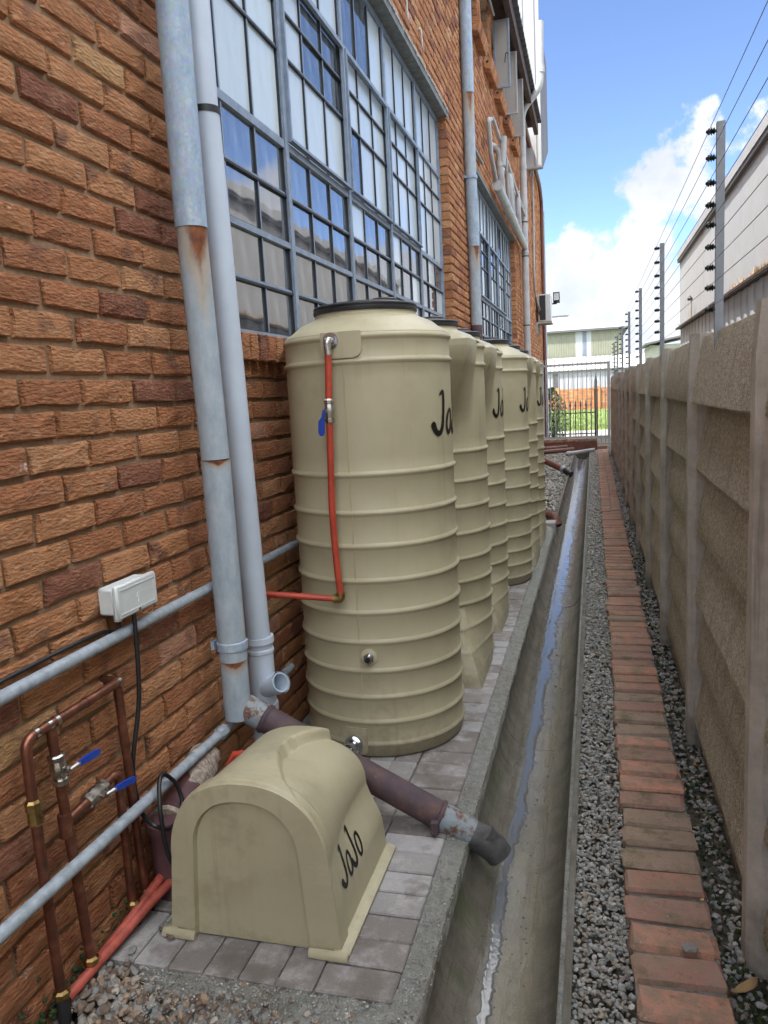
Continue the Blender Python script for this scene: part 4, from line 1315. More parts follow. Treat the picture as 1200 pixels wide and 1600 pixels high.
# front plate: outer face, recessed arched panel
fr_ = []
SHELL_ROWS = rows
outer = [rows[0][i] for i in range(NS + 1)]
inner = []
for i in range(NS + 1):
    s = i / NS; (x, z), _ = arch_pt(s, 0.168, 0.150, -1.165, 0.152); inner.append((CXc - 0.005 + x, CY0 - 0.004, z))
inner2 = [(p[0] * 0.985 + CXc * 0.015, CY0 + 0.014, CB + (p[2] - CB) * 0.985) for p in inner]
mb = MB().grid([outer, inner]); mb.grid([inner, inner2])
n0 = len(mb.v); mb.v += inner2; mb.f.append(tuple(n0 + i for i in range(NS + 1)))
mb.obj('front_panel', 'cover', P, angle=40)
# foot flange pieces along both sides and at the two front corners
for sgn in (-1, 1):
    prof = [(CXc + sgn * 0.225, CB), (CXc + sgn * 0.264, CB), (CXc + sgn * 0.266, CB + 0.012), (CXc + sgn * 0.258, CB + 0.018), (CXc + sgn * 0.244, CB + 0.020), (CXc + sgn * 0.225, CB + 0.020)]
    MB().prism(prof, 1, CY0 - 0.006, CY1 + 0.004).obj('foot_flange', 'cover', P, angle=40)
for a_, b_ in ((CXc - 0.2645, CXc - 0.168), (CXc + 0.158, CXc + 0.2645)):
    pf = [(CY0 - 0.0065, CB), (CY0 - 0.020, CB), (CY0 - 0.020, CB + 0.010), (CY0 - 0.015, CB + 0.017), (CY0 - 0.0065, CB + 0.020)]
    MB().prism(pf, 0, a_, b_).obj('foot_flange', 'cover', P, angle=40)


SHELL = rows


def cover_side(u, v):
    y, z = 1.782 + u, -1.300 + v
    j = max(0, min(NY, round((y - CY0) / (CY1 - CY0) * NY)))
    best = min((p for p in SHELL[j] if p[0] > CXc), key=lambda p: abs(p[2] - z))
    k = [p for p in SHELL[j] if p[0] > CXc]
    for p, q in zip(k, k[1:]):
        if (p[2] - z) * (q[2] - z) <= 0 and p[2] != q[2]:
            return (p[0] + (q[0] - p[0]) * (z - p[2]) / (q[2] - p[2]) + 0.0014, y, z)
    return (best[0] + 0.0014, y, z)


lettering(cover_side, 0.100, 0.95).obj('lettering', 'print_black', P, smooth=False)

# ------------------------------------------------------------------ paving slab
S = empty('paving', (-0.9, 4.8, GZ), 'strip of grey concrete pavers under the tanks', kind='structure')
MB().box(-1.292, -0.477, 1.60, 8.12, -1.56, -1.4335).obj('bedding', 'haunch', S, smooth=False)
pv = []
for k in range(6):
    q = MB(); L, W = 0.196, 0.096
    j = lambda: R.uniform(-.0015, .0015)
    q.bevbox(0 + j(), W + j(), 0 + j(), L + j(), -0.05, 0, 0.004); pv.append(q.mesh('paver', 'paver', angle=20))


def paver(x, y, turned):
    o = link('paver', R.choice(pv), S, (x + (0.196 if turned else 0), y, BASE + R.uniform(-.003, .001)))
    o.rotation_euler = (R.uniform(-.008, .008), R.uniform(-.008, .008), (math.pi / 2 if turned else 0) + R.uniform(-.01, .01))


y = 1.575
for k in range(65): paver(-0.675, y + 0.1005 * k, True)
for k in range(6): paver(-1.278 + 0.1 * k, 1.572, False)
for r_ in range(32):
    for k in range(6):
        yy = 1.775 + 0.199 * r_
        if yy > 7.95 or (1.78 < yy < 2.0 and k > 1): continue
        cx, cy = -1.242 + .1 * k, yy + .1
        if any((cx - t_[0]) ** 2 + (cy - t_[1]) ** 2 < .2 ** 2 for t_ in tank_specs): continue
        paver(-1.278 + 0.1 * k, yy, False)

# rough haunch beside the drain and apron in front
hd = lambda x, y: 0.006 * noise.noise((x * 22, y * 22, 1.3)) + 0.006 * noise.noise((x * 85, y * 85, 4.3)) + 0.004 * noise.noise((x * 190, y * 190, 9.3))
rows = []
for i in range(760):
    y = 1.30 + (8.12 - 1.30) * (i / 759) ** 1.5
    row = []
    for k in range(13):
        t = k / 12; x = -0.478 + (DL + 0.002 + 0.478) * t
        row.append((x, y, -1.428 - 0.018 * t * t + hd(x, y) * (1 - t * .7)))
    row.append((DL + 0.003, y, -1.56)); rows.append(row)
tag(MB().grid(rows).obj('mortar_haunch', 'haunch', angle=60), 'rough mortar strip along the edge of the paving', kind='structure')
rows = []
for i in range(60):
    y = 1.18 + (1.60 - 1.18) * i / 59
    row = []
    for k in range(110):
        x = -1.20 + (-0.476 + 1.20) * k / 109
        row.append((x, y, -1.430 - 0.085 * sm(1.50, 1.32, y) + hd(x, y) * 1.3 - 0.02 * sm(-1.0, -1.2, x) - 0.022 * sm(1.545, 1.515, y) * sm(-.68, -.80, x)))
    rows.append(row)
tag(MB().grid(rows).obj('mortar_apron', 'haunch', angle=60), 'rough spread of mortar in front of the pavers', kind='structure')
MB().box(-0.54, -0.40, 8.121, 8.33, -1.56, -1.395).obj('slab_end', 'pale_plaster', S, smooth=False)

# ------------------------------------------------------------------ drain channel and water
D = empty('drain_channel', (-0.255, 9, -1.65), 'open concrete storm drain channel running down the alley', kind='structure')


def chan(t, off=0.0):
    """channel cross-section, t from 0 left rim to 1 right rim"""
    a_ = math.pi * (1 - t); cx = (DL + DR) / 2; hw = (DR - DL) / 2 - off
    zr = -1.442 + (-1.458 + 1.442) * t
    return cx + hw * math.copysign(abs(math.cos(a_)) ** 0.80, math.cos(a_)), zr - (0.178 - off) * math.sin(a_) ** 0.82


joints = [-2.0, 1.0, 3.37, 5.75, 8.1, 10.5, 12.9, 15.3, 17.9]
for a_, b_ in zip(joints, joints[1:]):
    dz = R.uniform(-.0035, .0035); dx = R.uniform(-.002, .002)
    rows = []
    n = 22
    for i in range(n + 1):
        y = a_ + 0.003 + (b_ - a_ - 0.006) * i / n
        row = []
        for k in range(33):
            x, z = chan(k / 32); row.append((x + dx + 0.0015 * noise.noise((x * 20, y * 6, 0)), y, z + dz + 0.003 * noise.noise((x * 15, y * 5, 3))))
        ro = [chan(k / 32, -0.03) for k in range(32, -1, -1)]
        row += [(x + dx, y, min(z + dz, -1.45) - 0.002) for x, z in ro]; row.append(row[0]); rows.append(row)
    mb = MB().grid(rows); q = len(rows[0]) - 1
    mb.f.append(tuple(range(q))); mb.f.append(tuple(n * (q + 1) + k for k in range(q - 1, -1, -1)))
    mb.obj('channel_section', 'drain', D, angle=50)
for a_, b_ in zip(joints, joints[1:]):
    MB().bevbox(DR - 0.001, DR + 0.013, a_ + .004, b_ - .004, -1.53, -1.447 + R.uniform(-.003, .003), 0.003).obj('channel_lip', 'haunch', D)
# thin film of water in the invert, following the channel on its banks
rows = []
for i in range(1500):
    y = 1.0 + 16.6 * (i / 1499) ** 1.6
    row = []
    wv = 0.016 * noise.noise((y * 1.7, 0.3, 0)) + 0.016 * noise.noise((y * 7.0, 2.3, 0)) + 0.010 * noise.noise((y * 25.0, 2.3, 0))
    rg = 0.014 * noise.noise((y * 70.0, 5.3, 0)) + 0.008 * noise.noise((y * 190.0, 1.3, 0)); rg2 = 0.014 * noise.noise((y * 60.0, 8.3, 4)) + 0.008 * noise.noise((y * 170.0, 3.3, 4))
    far = sm(2.0, 7.0, y)
    t0, t1 = 0.385 + wv * 0.9 - 0.03 * far + rg, 0.470 + wv * 1.2 + 0.055 * far + rg2 + 0.02 * noise.noise((y * 3.1, 7, 7))
    for k in range(15):
        t = t0 + (t1 - t0) * k / 14
        x, z = chan(t); e = 0.0045 * min(1, 4 * min(k, 14 - k) / 14)
        row.append((x, y, z + e + 0.0035 * 0 - (0.003 if k in (0, 14) else 0)))
    rows.append(row)
tag(MB().grid(rows).obj('water', 'water', angle=80), 'thin stream of water along the bottom of the drain', kind='structure')

# ------------------------------------------------------------------ gravel
PHI = (1 + 5 ** .5) / 2
ICO = [Vector(v).normalized() for v in ((-1, PHI, 0), (1, PHI, 0), (-1, -PHI, 0), (1, -PHI, 0), (0, -1, PHI), (0, 1, PHI), (0, -1, -PHI), (0, 1, -PHI), (PHI, 0, -1), (PHI, 0, 1), (-PHI, 0, -1), (-PHI, 0, 1))]
ICF = [(0, 11, 5), (0, 5, 1), (0, 1, 7), (0, 7, 10), (0, 10, 11), (1, 5, 9), (5, 11, 4), (11, 10, 2), (10, 7, 6), (7, 1, 8), (3, 9, 4), (3, 4, 2), (3, 2, 6), (3, 6, 8), (3, 8, 9), (4, 9, 5), (2, 4, 11), (6, 2, 10), (8, 6, 7), (9, 8, 1)]


def stones(name, material, spots, label):
    mb = MB()
    for x, y, z, s in spots:
        sx, sy, sz = s * R.uniform(.7, 1.25), s * R.uniform(.6, 1.0), s * R.uniform(.35, .7)
        q = Matrix.Rotation(R.uniform(0, 6.28), 3, 'Z') @ Matrix.Rotation(R.gauss(0, .35), 3, 'X') @ Matrix.Rotation(R.gauss(0, .35), 3, 'Y')
        b_ = len(mb.v)
        for v in ICO:
            w = q @ Vector((v.x * sx * R.uniform(.7, 1.2), v.y * sy * R.uniform(.7, 1.2), v.z * sz * R.uniform(.75, 1.1)))
            mb.v.append((x + w.x, y + w.y, z + w.z))
        mb.f += [(b_ + i, b_ + j, b_ + k) for i, j, k in ICF]
    o = mb.obj(name, material, smooth=False)
    return tag(o, label, 'gravel', kind='stuff')


sp = []
for i in range(4200):
    x, y = R.uniform(-1.29, -0.6), R.uniform(0.95, 1.56)
    lim = 1.538 - 0.05 * sm(-0.82, -0.66, x) + 0.03 * sm(-1.1, -1.25, x)
    if y > lim + R.gauss(0, .014) or x > -0.60: continue
    if y > 1.40 and R.random() < 0.45 * sm(-1.1, -.7, x): continue
    sp.append((x, y, -1.452 + R.uniform(-.010, .010) - .075 * sm(1.47, 1.32, y) + .020 * sm(-1.02, -1.16, x), R.uniform(.0075, .0175)))
for i in range(60): sp.append((R.uniform(-1.2, -.55), R.uniform(1.36, 1.56), -1.428 + R.uniform(-.005, .002), R.uniform(.007, .016)))
for i in range(10): sp.append((R.uniform(-1.2, -1.1), R.uniform(1.55, 1.72), -1.413, R.uniform(.008, .015)))
stones('gravel', 'brown_stone', sp, 'brown and grey crushed stones heaped at the wall foot')
sp = []
y = 0.9
while y < 18.5:
    size = 0.0080 + 0.0010 * max(0, y - 2)
    size = min(size, 0.026)
    step = size * 0.42 * size / 0.011
    dens = int(0.165 * 0.02 / (size * size) * 0.66 + 1)
    for k in range(dens):
        sp.append((R.uniform(DR + 0.016, 0.078), y + R.uniform(0, .02), -1.492 + R.uniform(-.008, .014), size * R.uniform(.6, 1.3)))
    y += 0.02
stones('gravel', 'grey_stone', sp, 'grey crushed stone strip between the drain and the brick kerb')
sp = []
for i in range(2600):
    y = 0.9 + 16 * R.random() ** 1.5
    sp.append((R.uniform(0.30, 0.41), y, -1.505 + R.uniform(-.006, .010), R.uniform(.006, .014) * (1 + .12 * max(0, y - 2))))
stones('gravel', 'grey_stone', sp, 'sparse stones in the gap between the kerb and the concrete wall')
sp = []
for i in range(5200):
    sp.append((R.uniform(-1.29, DL - .01), R.uniform(8.2, 18.2), -1.50 + R.uniform(-.006, .02), R.uniform(.014, .032)))
stones('gravel', 'grey_stone', sp, 'stony ground beyond the last tank on the building side')
# a few stones and grit lying in the drain
sp = []
for i in range(150):
    y = 1.5 + 9 * R.random() ** 2; t = R.gauss(.52, .06); x, z = chan(t)
    sp.append((x, y, z + .003, R.uniform(.002, .0055) if R.random() < .9 else R.uniform(.006, .012)))
stones('grit', 'brown_stone', sp, 'scattered grit lying in the wet drain')

sp = []
for i in range(2600):
    if R.random() < .55:
        y = 1.35 + 6.5 * R.random() ** 1.8; x = R.uniform(-.475, DL + .004); z = -1.428 - .018 * ((x + .478) / .07) ** 2 + .003
    else:
        x, y = R.uniform(-1.15, -.48), R.uniform(1.40, 1.57); z = -1.430 - .085 * sm(1.50, 1.32, y) + .003
    sp.append((x, y, z, R.uniform(.0016, .0045)))
stones('grit', 'grey_stone', sp, 'coarse grit stuck in the mortar around the paving')

# moss, weeds
mb = MB()
for i in range(900):
    if R.random() < 0.35: x, y, z = R.uniform(-1.297, -1.26), R.uniform(1.1, 2.1), -1.45 + abs(R.gauss(0, .035))
    else: x, y, z = R.uniform(.305, .40), 1.0 + 8 * R.random() ** 1.6, -1.503 + abs(R.gauss(0, .008))
    s = R.uniform(.004, .010); b_ = len(mb.v)
    for v in ICO: mb.v.append((x + v.x * s * R.uniform(.6, 1.3), y + v.y * s * R.uniform(.6, 1.3), z + v.z * s * R.uniform(.5, 1)))
    mb.f += [(b_ + i_, b_ + j, b_ + k) for i_, j, k in ICF]
tag(mb.obj('moss', 'moss_green', smooth=False), 'green moss at the foot of both walls', 'moss', kind='stuff')
mb = MB()
for i in range(260):
    x, y = R.uniform(.31, .37), 1.3 + 7 * R.random() ** 1.4
    h = R.uniform(.015, .05); a_ = R.uniform(0, 6.28); dx, dy = math.cos(a_) * .003, math.sin(a_) * .003; lx, ly = R.gauss(0, .02), R.gauss(0, .02)
    b_ = len(mb.v); mb.v += [(x - dx, y - dy, -1.505), (x + dx, y + dy, -1.505), (x + lx, y + ly, -1.505 + h)]; mb.f.append((b_, b_ + 1, b_ + 2))
tag(mb.obj('weeds', 'moss_green', smooth=False), 'small weeds in the gap beside the concrete wall', 'weeds', kind='stuff')
for k, (x, y, s, rz, m_, lab) in enumerate(((0.335, 1.86, .045, .5, 'dry_weed', 'dry brown leaf on the ground by the nearest wall post'), (0.352, 1.72, .03, 2.2, 'pvc_white', 'scrap of white plastic by the kerb at the bottom right corner'))):
    rows = [[(x + math.cos(rz) * u * s - math.sin(rz) * v * s * .28 * (1 - u * u), y + math.sin(rz) * u * s + math.cos(rz) * v * s * .28 * (1 - u * u), -1.485 + .012 * u * v + .01 * u) for v in (-1, -.3, .3, 1)] for u in (-1, -.6, 0, .6, 1)]
    mb = MB().grid(rows); mb.grid([[(p[0], p[1], p[2] - .0015) for p in r_] for r_ in rows])
    tag(mb.obj('dry_leaf' if k == 0 else 'litter_scrap', m_, angle=60), lab, 'leaf' if k == 0 else 'litter')

mb = MB()
for i in range(70):
    if R.random() < .6: x, y, z = R.uniform(.305, .37), 1.4 + 10 * R.random() ** 1.5, -1.488
    else: x, y, z = R.uniform(-.08, .29), 1.5 + 10 * R.random() ** 1.4, -1.446
    s_ = R.uniform(.006, .016); rz = R.uniform(0, 6.28); k = R.uniform(.3, .55); cu = R.uniform(.1, .5)
    rr_ = [[(x + math.cos(rz) * u * s_ - math.sin(rz) * v * s_ * k * (1 - u * u), y + math.sin(rz) * u * s_ + math.cos(rz) * v * s_ * k * (1 - u * u), z + s_ * cu * (u * u * .6 + v * v * .3)) for v in (-1, 0, 1)] for u in (-1, -.5, 0, .5, 1)]
    mb.grid(rr_)
tag(mb.obj('leaf_litter', 'dry_weed', smooth=False), 'small dry leaves scattered on the kerb and gravel', 'leaf litter', kind='stuff')

# ------------------------------------------------------------------ brick kerb
K = empty('brick_kerb', (0.19, 9, GZ), 'kerb of worn red bricks laid side by side along the concrete wall', kind='structure')
MB().box(0.082, 0.292, -1.0, 18.5, -1.58, -1.463).obj('kerb_bedding', 'haunch', K, smooth=False)
kv = []
for i in range(10):
    q = MB(); q.bevbox(0, .220, 0, .104, -.073, 0, R.uniform(.006, .012))
    q.v = [(v[0] + R.uniform(-.008, .005), v[1] + R.uniform(-.004, .004), v[2] + (R.uniform(-.004, .002) if v[2] > -.03 else 0)) for v in q.v]
    kv.append(q.mesh('kerb_brick', 'kerb_brick', angle=25))
y = 0.62
while y < 9.2:
    o = link('brick', R.choice(kv), K, (0.076 + R.uniform(-.007, .006), y, -1.45 + R.uniform(-.006, .004)))
    o.rotation_euler = (R.uniform(-.012, .012), R.uniform(-.012, .012), R.uniform(-.015, .015))
    if R.random() < .5: o.location.x += .222; o.location.y += .106; o.rotation_euler.z += math.pi
    y += 0.1175 + R.uniform(-.002, .003)
half = []
for i in range(4):
    q = MB(); q.bevbox(0, .106, 0, .222, -.073, 0, .006); half.append(q.mesh('kerb_brick', 'kerb_brick', angle=25))
yy = y
while yy < 18.2:
    for x in (0.076, 0.190):
        o = link('brick', R.choice(half), K, (x + R.uniform(-.004, .004), yy + (0.11 if x > .1 else 0), -1.45 + R.uniform(-.004, .004))); o.rotation_euler.z = R.uniform(-.01, .01)
    yy += 0.234
q = link('brick', half[0], K, (0.08, 18.5, -1.375)); q = link('brick', half[1], K, (0.19, 18.5, -1.375))
mb = MB(); b_ = 0
for v in ICO: mb.v.append((.222 + v.x * .023 * R.uniform(.85, 1.2), 1.925 + v.y * .02 * R.uniform(.85, 1.2), -1.442 + v.z * .007))
mb.f += ICF
tag(mb.obj('flat_stone', 'brown_stone', smooth=False), 'flat brown stone lying on one of the near kerb bricks', 'stone')

# ------------------------------------------------------------------ precast concrete wall
W = empty('precast_wall', (0.42, 8, GZ), 'weathered precast concrete panel wall with slim posts', 'wall')
PS = 1.31
posts = [1.99 + PS * k for k in range(-3, 13)]
for y in posts:
    w = 0.058; top = 0.168 + R.uniform(-.004, .012)
    prof = [(0.452, y - w), (0.388, y - w), (0.360, y - w + 0.030), (0.360, y + w - 0.03), (0.388, y + w), (0.452, y + w)]
    mb = MB(); b_ = 0
    nz_ = 14
    for i in range(nz_ + 1):
        z = -1.62 + (top + 1.62) * i / nz_
        ins = 0.010 if i == nz_ else 0.0
        mb.v += [(p[0] + (ins if p[0] < .4 else 0) + .0025 * noise.noise((p[1] * 9, z * 5, y)), p[1] + (y - p[1]) * ins * 6 + .002 * noise.noise((p[0] * 40, z * 6, y)), z) for p in prof]
    for i in range(nz_):
        for k in range(6): mb.f.append((i * 6 + k, i * 6 + (k + 1) % 6, (i + 1) * 6 + (k + 1) % 6, (i + 1) * 6 + k))
    mb.f.append(tuple(range(5, -1, -1))); mb.f.append(tuple(nz_ * 6 + k for k in range(6)))
    mb.obj('post', 'post', W, angle=30)
ZP = [0.170, -0.092, -0.352, -0.612, -0.872, -1.132, -1.40, -1.66]
for y in posts[:-1]:
    a_, b_ = y + 0.060, y + PS - 0.060
    for k in range(7):
        z1, z0 = ZP[k] - 0.003, ZP[k + 1] + 0.004
        proud = 0.018 if k == 0 else 0.0
        tl = R.uniform(-.004, .004); bw = R.uniform(.010, .022)
        rows = []
        nY = 10
        for i in range(nY + 1):
            yy = a_ + (b_ - a_) * i / nY
            e0 = .004 * noise.noise((yy * 8, k * 3.1, 0)); e1 = .003 * noise.noise((yy * 8, k * 3.1, 7))
            fx = 0.404 - proud + R.uniform(-.001, .001) + tl * (i / nY - .5)
            rows.append([(0.446, yy, z0), (fx + 0.002 - bw, yy, z0 + e0), (fx - bw, yy, z0 + e0 + .005), (fx + .003, yy, (z0 + z1) / 2), (fx + .026, yy, z1 - .006 + e1), (fx + 0.030, yy, z1 + e1 * .4), (0.446, yy, z1), (0.446, yy, z0)])
        mb = MB().grid(rows); mb.f.append(tuple(range(7))); mb.f.append(tuple(nY * 8 + t for t in range(6, -1, -1)))
        mb.obj('panel', 'panel', W, angle=30)

# ------------------------------------------------------------------ electric fence
F = empty('electric_fence', (0.42, 8, 0.15), 'electric security fence on steel posts along the wall top', 'fence')
ZI = [.806, .723, .644, .574, .510, .439, .372, .306, .235]
EP = [-1.9, 0.60, 2.90, 5.18, 7.46, 9.74, 12.02, 14.3, 16.6]
ins = MB().tube([(0, 0, 0), (.006, 0, 0), (.007, 0, 0), (.012, 0, 0), (.013, 0, 0), (.018, 0, 0), (.019, 0, 0), (.026, 0, 0), (.028, 0, 0), (.034, 0, 0)], [.004, .007, .011, .011, .006, .014, .006, .012, .006, .004], 8).mesh('insulator', 'insulator')
for y in EP:
    t = MB()
    t.box(.402, .428, y - .0015, y + .0015, .02, .835); t.box(.402, .405, y + .0016, y + .020, .02, .835)
    po = t.obj('fence_post', 'galv_post', F, smooth=False)
    for z in ZI:
        o = link('insulator', ins); o.parent = po; o.location = (.368, y, z)
for z in ZI:
    mb = MB()
    mb.tube([(.376, y, z) for y in EP], 0.0011, 5); mb.obj('wire', 'fence_wire_metal', F)
MB().box(.4285, .47, 16.59, 16.62, -.3, .3).obj('end_bracket', 'galv_post', F, smooth=False)

# ------------------------------------------------------------------ white building on the right
RB = empty('white_building', (4, 8, GZ), 'long white panelled warehouse beyond the concrete wall', 'building')
RX = 2.0
y = -14.0
while y < 20.0:
    e = min(20.05, y + 0.965)
    MB().bevbox(RX, RX + 0.08, y + 0.004, e - 0.004, 1.22, 2.74, 0.004).obj('wall_panel', 'sun_white', RB, smooth=False); y += 0.965
MB().box(RX + 0.081, 9, -14, 20.0, -1.6, 2.70).obj('wall_core', 'sun_white', RB, smooth=False)
MB().box(RX - 0.07, RX + 0.3, -14, 20.1, 2.80, 2.93).obj('fascia', 'sun_white', RB, smooth=False)
MB().box(RX - 0.055, RX + 0.08, -14, 20.08, 2.742, 2.799).obj('gutter', 'grey_clad', RB, smooth=False)
MB().box(RX - 0.16, RX - 0.001, -14, 19.4, 1.17, 1.205).obj('flashing', 'dark_eave', RB, smooth=False)
rows = []
n = 680
for z in (-1.55, 1.165):
    rows.append([(RX - 0.045 + 0.008 * math.copysign(1, math.sin(2 * math.pi * (i / 10.0))) , -14 + 33.4 * i / n, z) for i in range(n + 1)])
MB().grid(rows).obj('corrugated_skirt', 'white_clad', RB, smooth=False)
MB().box(RX + .3, 9, -13.9, 19.9, 2.70, 2.80).obj('roof', 'roof_sheet', RB, smooth=False)
# dry weeds on the flashing
mb = MB()
for i in range(700):
    y = R.gauss(9.2, 1.3) if R.random() < .75 else R.uniform(7, 13); x = RX - R.uniform(.03, .16)
    h = abs(R.gauss(.03, .05)); a_ = R.uniform(0, 6.28); b_ = len(mb.v); w = R.uniform(.003, .009)
    dx, dy = math.cos(a_) * w, math.sin(a_) * w
    mb.v += [(x - dx, y - dy, 1.205), (x + dx, y + dy, 1.205), (x + R.gauss(0, .03), y + R.gauss(0, .04), 1.205 + h)]; mb.f.append((b_, b_ + 1, b_ + 2))
tag(mb.obj('dry_weeds', 'dry_weed', smooth=False), 'sunlit dry weeds on the ledge of the white building', 'weeds', kind='stuff')
VP_ = empty('vent_stub', (RX - .1, 17.1, 1.205), 'small pale vent post on the white building ledge', 'vent')
MB().tube([(RX - .1, 17.1, 1.205), (RX - .1, 17.1, 1.60)], .04, 10).obj('vent_post', 'pale_plaster', VP_); MB().lathe([(.05, 1.601), (.055, 1.63), (.0, 1.70)], 10, (RX - .1, 17.1)).obj('vent_cap', 'black_plastic', VP_)

# ------------------------------------------------------------------ plumbing stack and manifold on the far wall
P = empty('soil_stack', (-1.22, 15.2, 0), 'tall white plastic waste stack that bends out through the eave', 'pipe')
SX, SY = -1.20, 15.2
MB().tube(fillet([(SX, SY, -1.5), (SX, SY, 5.0), (-0.86, SY, 5.36), (-.84, SY, 6.45)], .16, 8), .062, 20).obj('stack_pipe', 'pvc_white', P)
for z in (1.25, 2.5, 3.3, 4.0): MB().tube([(SX, SY, z), (SX, SY, z + .05)], .069, 20).obj('pipe_collar', 'pvc_white', P)
for z in (2.44, 3.05, 1.18): MB().tube([(SX, SY, z), (SX, SY, z + .02)], .0655, 20).obj('rubber_ring', 'black_rubber', P)
MB().tube([(-.845, SY, 5.60), (-.845, SY, 5.72)], .069, 20).obj('pipe_collar', 'pvc_white', P)
P = empty('waste_manifold', (-1.2, 12.9, 2.6), 'cluster of white waste pipes joining above the second window', 'pipework')
MB().tube([(-1.2, 10.9, 2.70), (-1.2, 15.14, 2.62)], .062, 18).obj('header_pipe', 'pvc_white', P)
MB().tube([(-1.2, 10.86, 2.70), (-1.2, 10.90, 2.70)], .068, 18).obj('end_cap', 'pvc_white', P)
for y in (11.9, 12.5, 13.1, 13.8, 14.6):
    MB().tube([(-1.2, y, 2.685), (-1.2, y + .07, 2.685)], .069, 18).obj('pipe_collar', 'pvc_white', P)
    MB().tube([(-1.2, y + .08, 2.685), (-1.2, y + .1, 2.685)], .066, 18).obj('rubber_ring', 'black_rubber', P)
for y in (11.3, 12.6, 13.9):
    MB().tube(fillet([(-1.2, y + .15, 2.70), (-1.2, y, 2.98), (-1.2, y, 3.25), (-1.32, y, 3.33)], .07, 5), .05, 14).obj('branch_pipe', 'pvc_white', P)
    MB().tube([(-1.2, y, 3.04), (-1.2, y, 3.10)], .057, 14).obj('pipe_collar', 'pvc_white', P)
MB().tube(fillet([(-1.22, 10.95, 2.74), (-1.22, 10.45, 2.95), (-1.22, 10.25, 3.33), (-1.22, 10.6, 3.44)], .06, 5), .030, 12).obj('small_pipe', 'pvc_white', P)
MB().tube([(-1.19, 10.5, 3.42), (-1.19, 15.15, 3.18)], .024, 12).obj('vent_line', 'pvc_white', P)
MB().pipe_open([(-1.17, 11.3, 3.05), (-1.14, 11.27, 3.42)], .045, .005, 14).obj('open_branch', 'pvc_white', P)
for y in (12.0, 12.9, 14.0): MB().tube([(-1.19, y, 3.34), (-1.2, y + .35, 2.75)], .024, 10).obj('drop_pipe', 'pvc_white', P)
tag(MB().tube([(-1.27, 8.72, 2.72), (-1.27, 9.95, 2.74)], .018, 10).obj('short_conduit', 'pale_plaster'), 'short cream conduit beside the far galvanized downpipe', 'conduit')
tag(MB().tube([(-1.27, 9.2, 5.1), (-1.24, 11.4, 5.02)], .016, 10).obj('short_conduit', 'pale_plaster'), 'cream conduit high up under the eave behind the open sash', 'conduit')
tag(MB().tube(spline([(-1.29, 18.1, 4.6), (-1.24, 18.2, 4.85), (-1.25, 18.5, 4.95), (-1.26, 18.5, 4.5), (-1.265, 18.6, 3.6), (-1.265, 18.5, 2.6), (-1.26, 18.8, 2.1), (-1.2, 19.3, 1.85)], 6), .020, 8).obj('pale_cable', 'pvc_white'), 'pale cable running down the far wall to the air conditioner', 'cable')
tag(MB().tube(spline([(-1.29, 18.65, 4.2), (-1.26, 18.68, 3.4), (-1.262, 18.58, 2.6), (-1.26, 18.9, 1.95), (-1.22, 19.3, 1.75)], 6), .016, 8).obj('black_cable', 'black_rubber'), 'black cable running down the far wall to the air conditioner', 'cable')
tag(MB().tube(fillet([(-1.22, 14.9, 5.05), (-1.22, 20.4, 4.93), (-1.23, 21.2, 4.70), (-1.23, 21.25, -1.5)], .25, 6), .045, 12).obj('brown_pipe', 'brown_pipe'), 'brown pipe under the eave that drops at the far corner', 'pipe')
tag(MB().tube([(-1.24, 21.7, 4.6), (-1.24, 21.7, -1.5)], .055, 12).obj('corner_downpipe', 'galv'), 'grey downpipe at the far corner of the brick building', 'downpipe')

P = empty('air_conditioner', (-1.09, 19.7, 1.52), 'white outdoor air conditioner unit bracketed to the far wall', 'air conditioner')
MB().bevbox(-1.245, -.955, 19.30, 20.05, 1.575, 2.21, .01).obj('casing', 'white_plastic', P)
MB().box(-1.215, -1.075, 19.285, 19.299, 1.61, 2.18).obj('grille', 'black_plastic', P, smooth=False)
for i in range(9): MB().box(-1.214, -1.076, 19.279, 19.2845, 1.64 + i * .06, 1.652 + i * .06).obj('grille_slat', 'black_plastic', P, smooth=False)
MB().box(-1.30, -.93, 19.32, 19.36, 1.535, 1.574).box(-1.30, -.93, 19.98, 20.02, 1.535, 1.574).box(-1.30, -1.262, 19.32, 19.36, 1.30, 1.534).box(-1.30, -1.262, 19.98, 20.02, 1.30, 1.534).obj('bracket', 'pvc_white', P, smooth=False)
P = empty('flood_light', (-.88, 20.3, 2.05), 'small black flood light beside the air conditioner', 'lamp')
MB().prism([(20.2, 2.12), (20.34, 2.08), (20.36, 2.30), (20.22, 2.34)], 0, -.94, -.78).obj('lamp_body', 'black_plastic', P, smooth=False)
MB().box(-.92, -.80, 20.19, 20.1995, 2.14, 2.31).obj('lamp_glass', 'white_plastic', P, smooth=False)
MB().tube([(-1.31, 20.3, 2.07), (-.86, 20.3, 2.07), (-.86, 20.3, 2.12)], .018, 8).obj('lamp_arm', 'black_plastic', P)

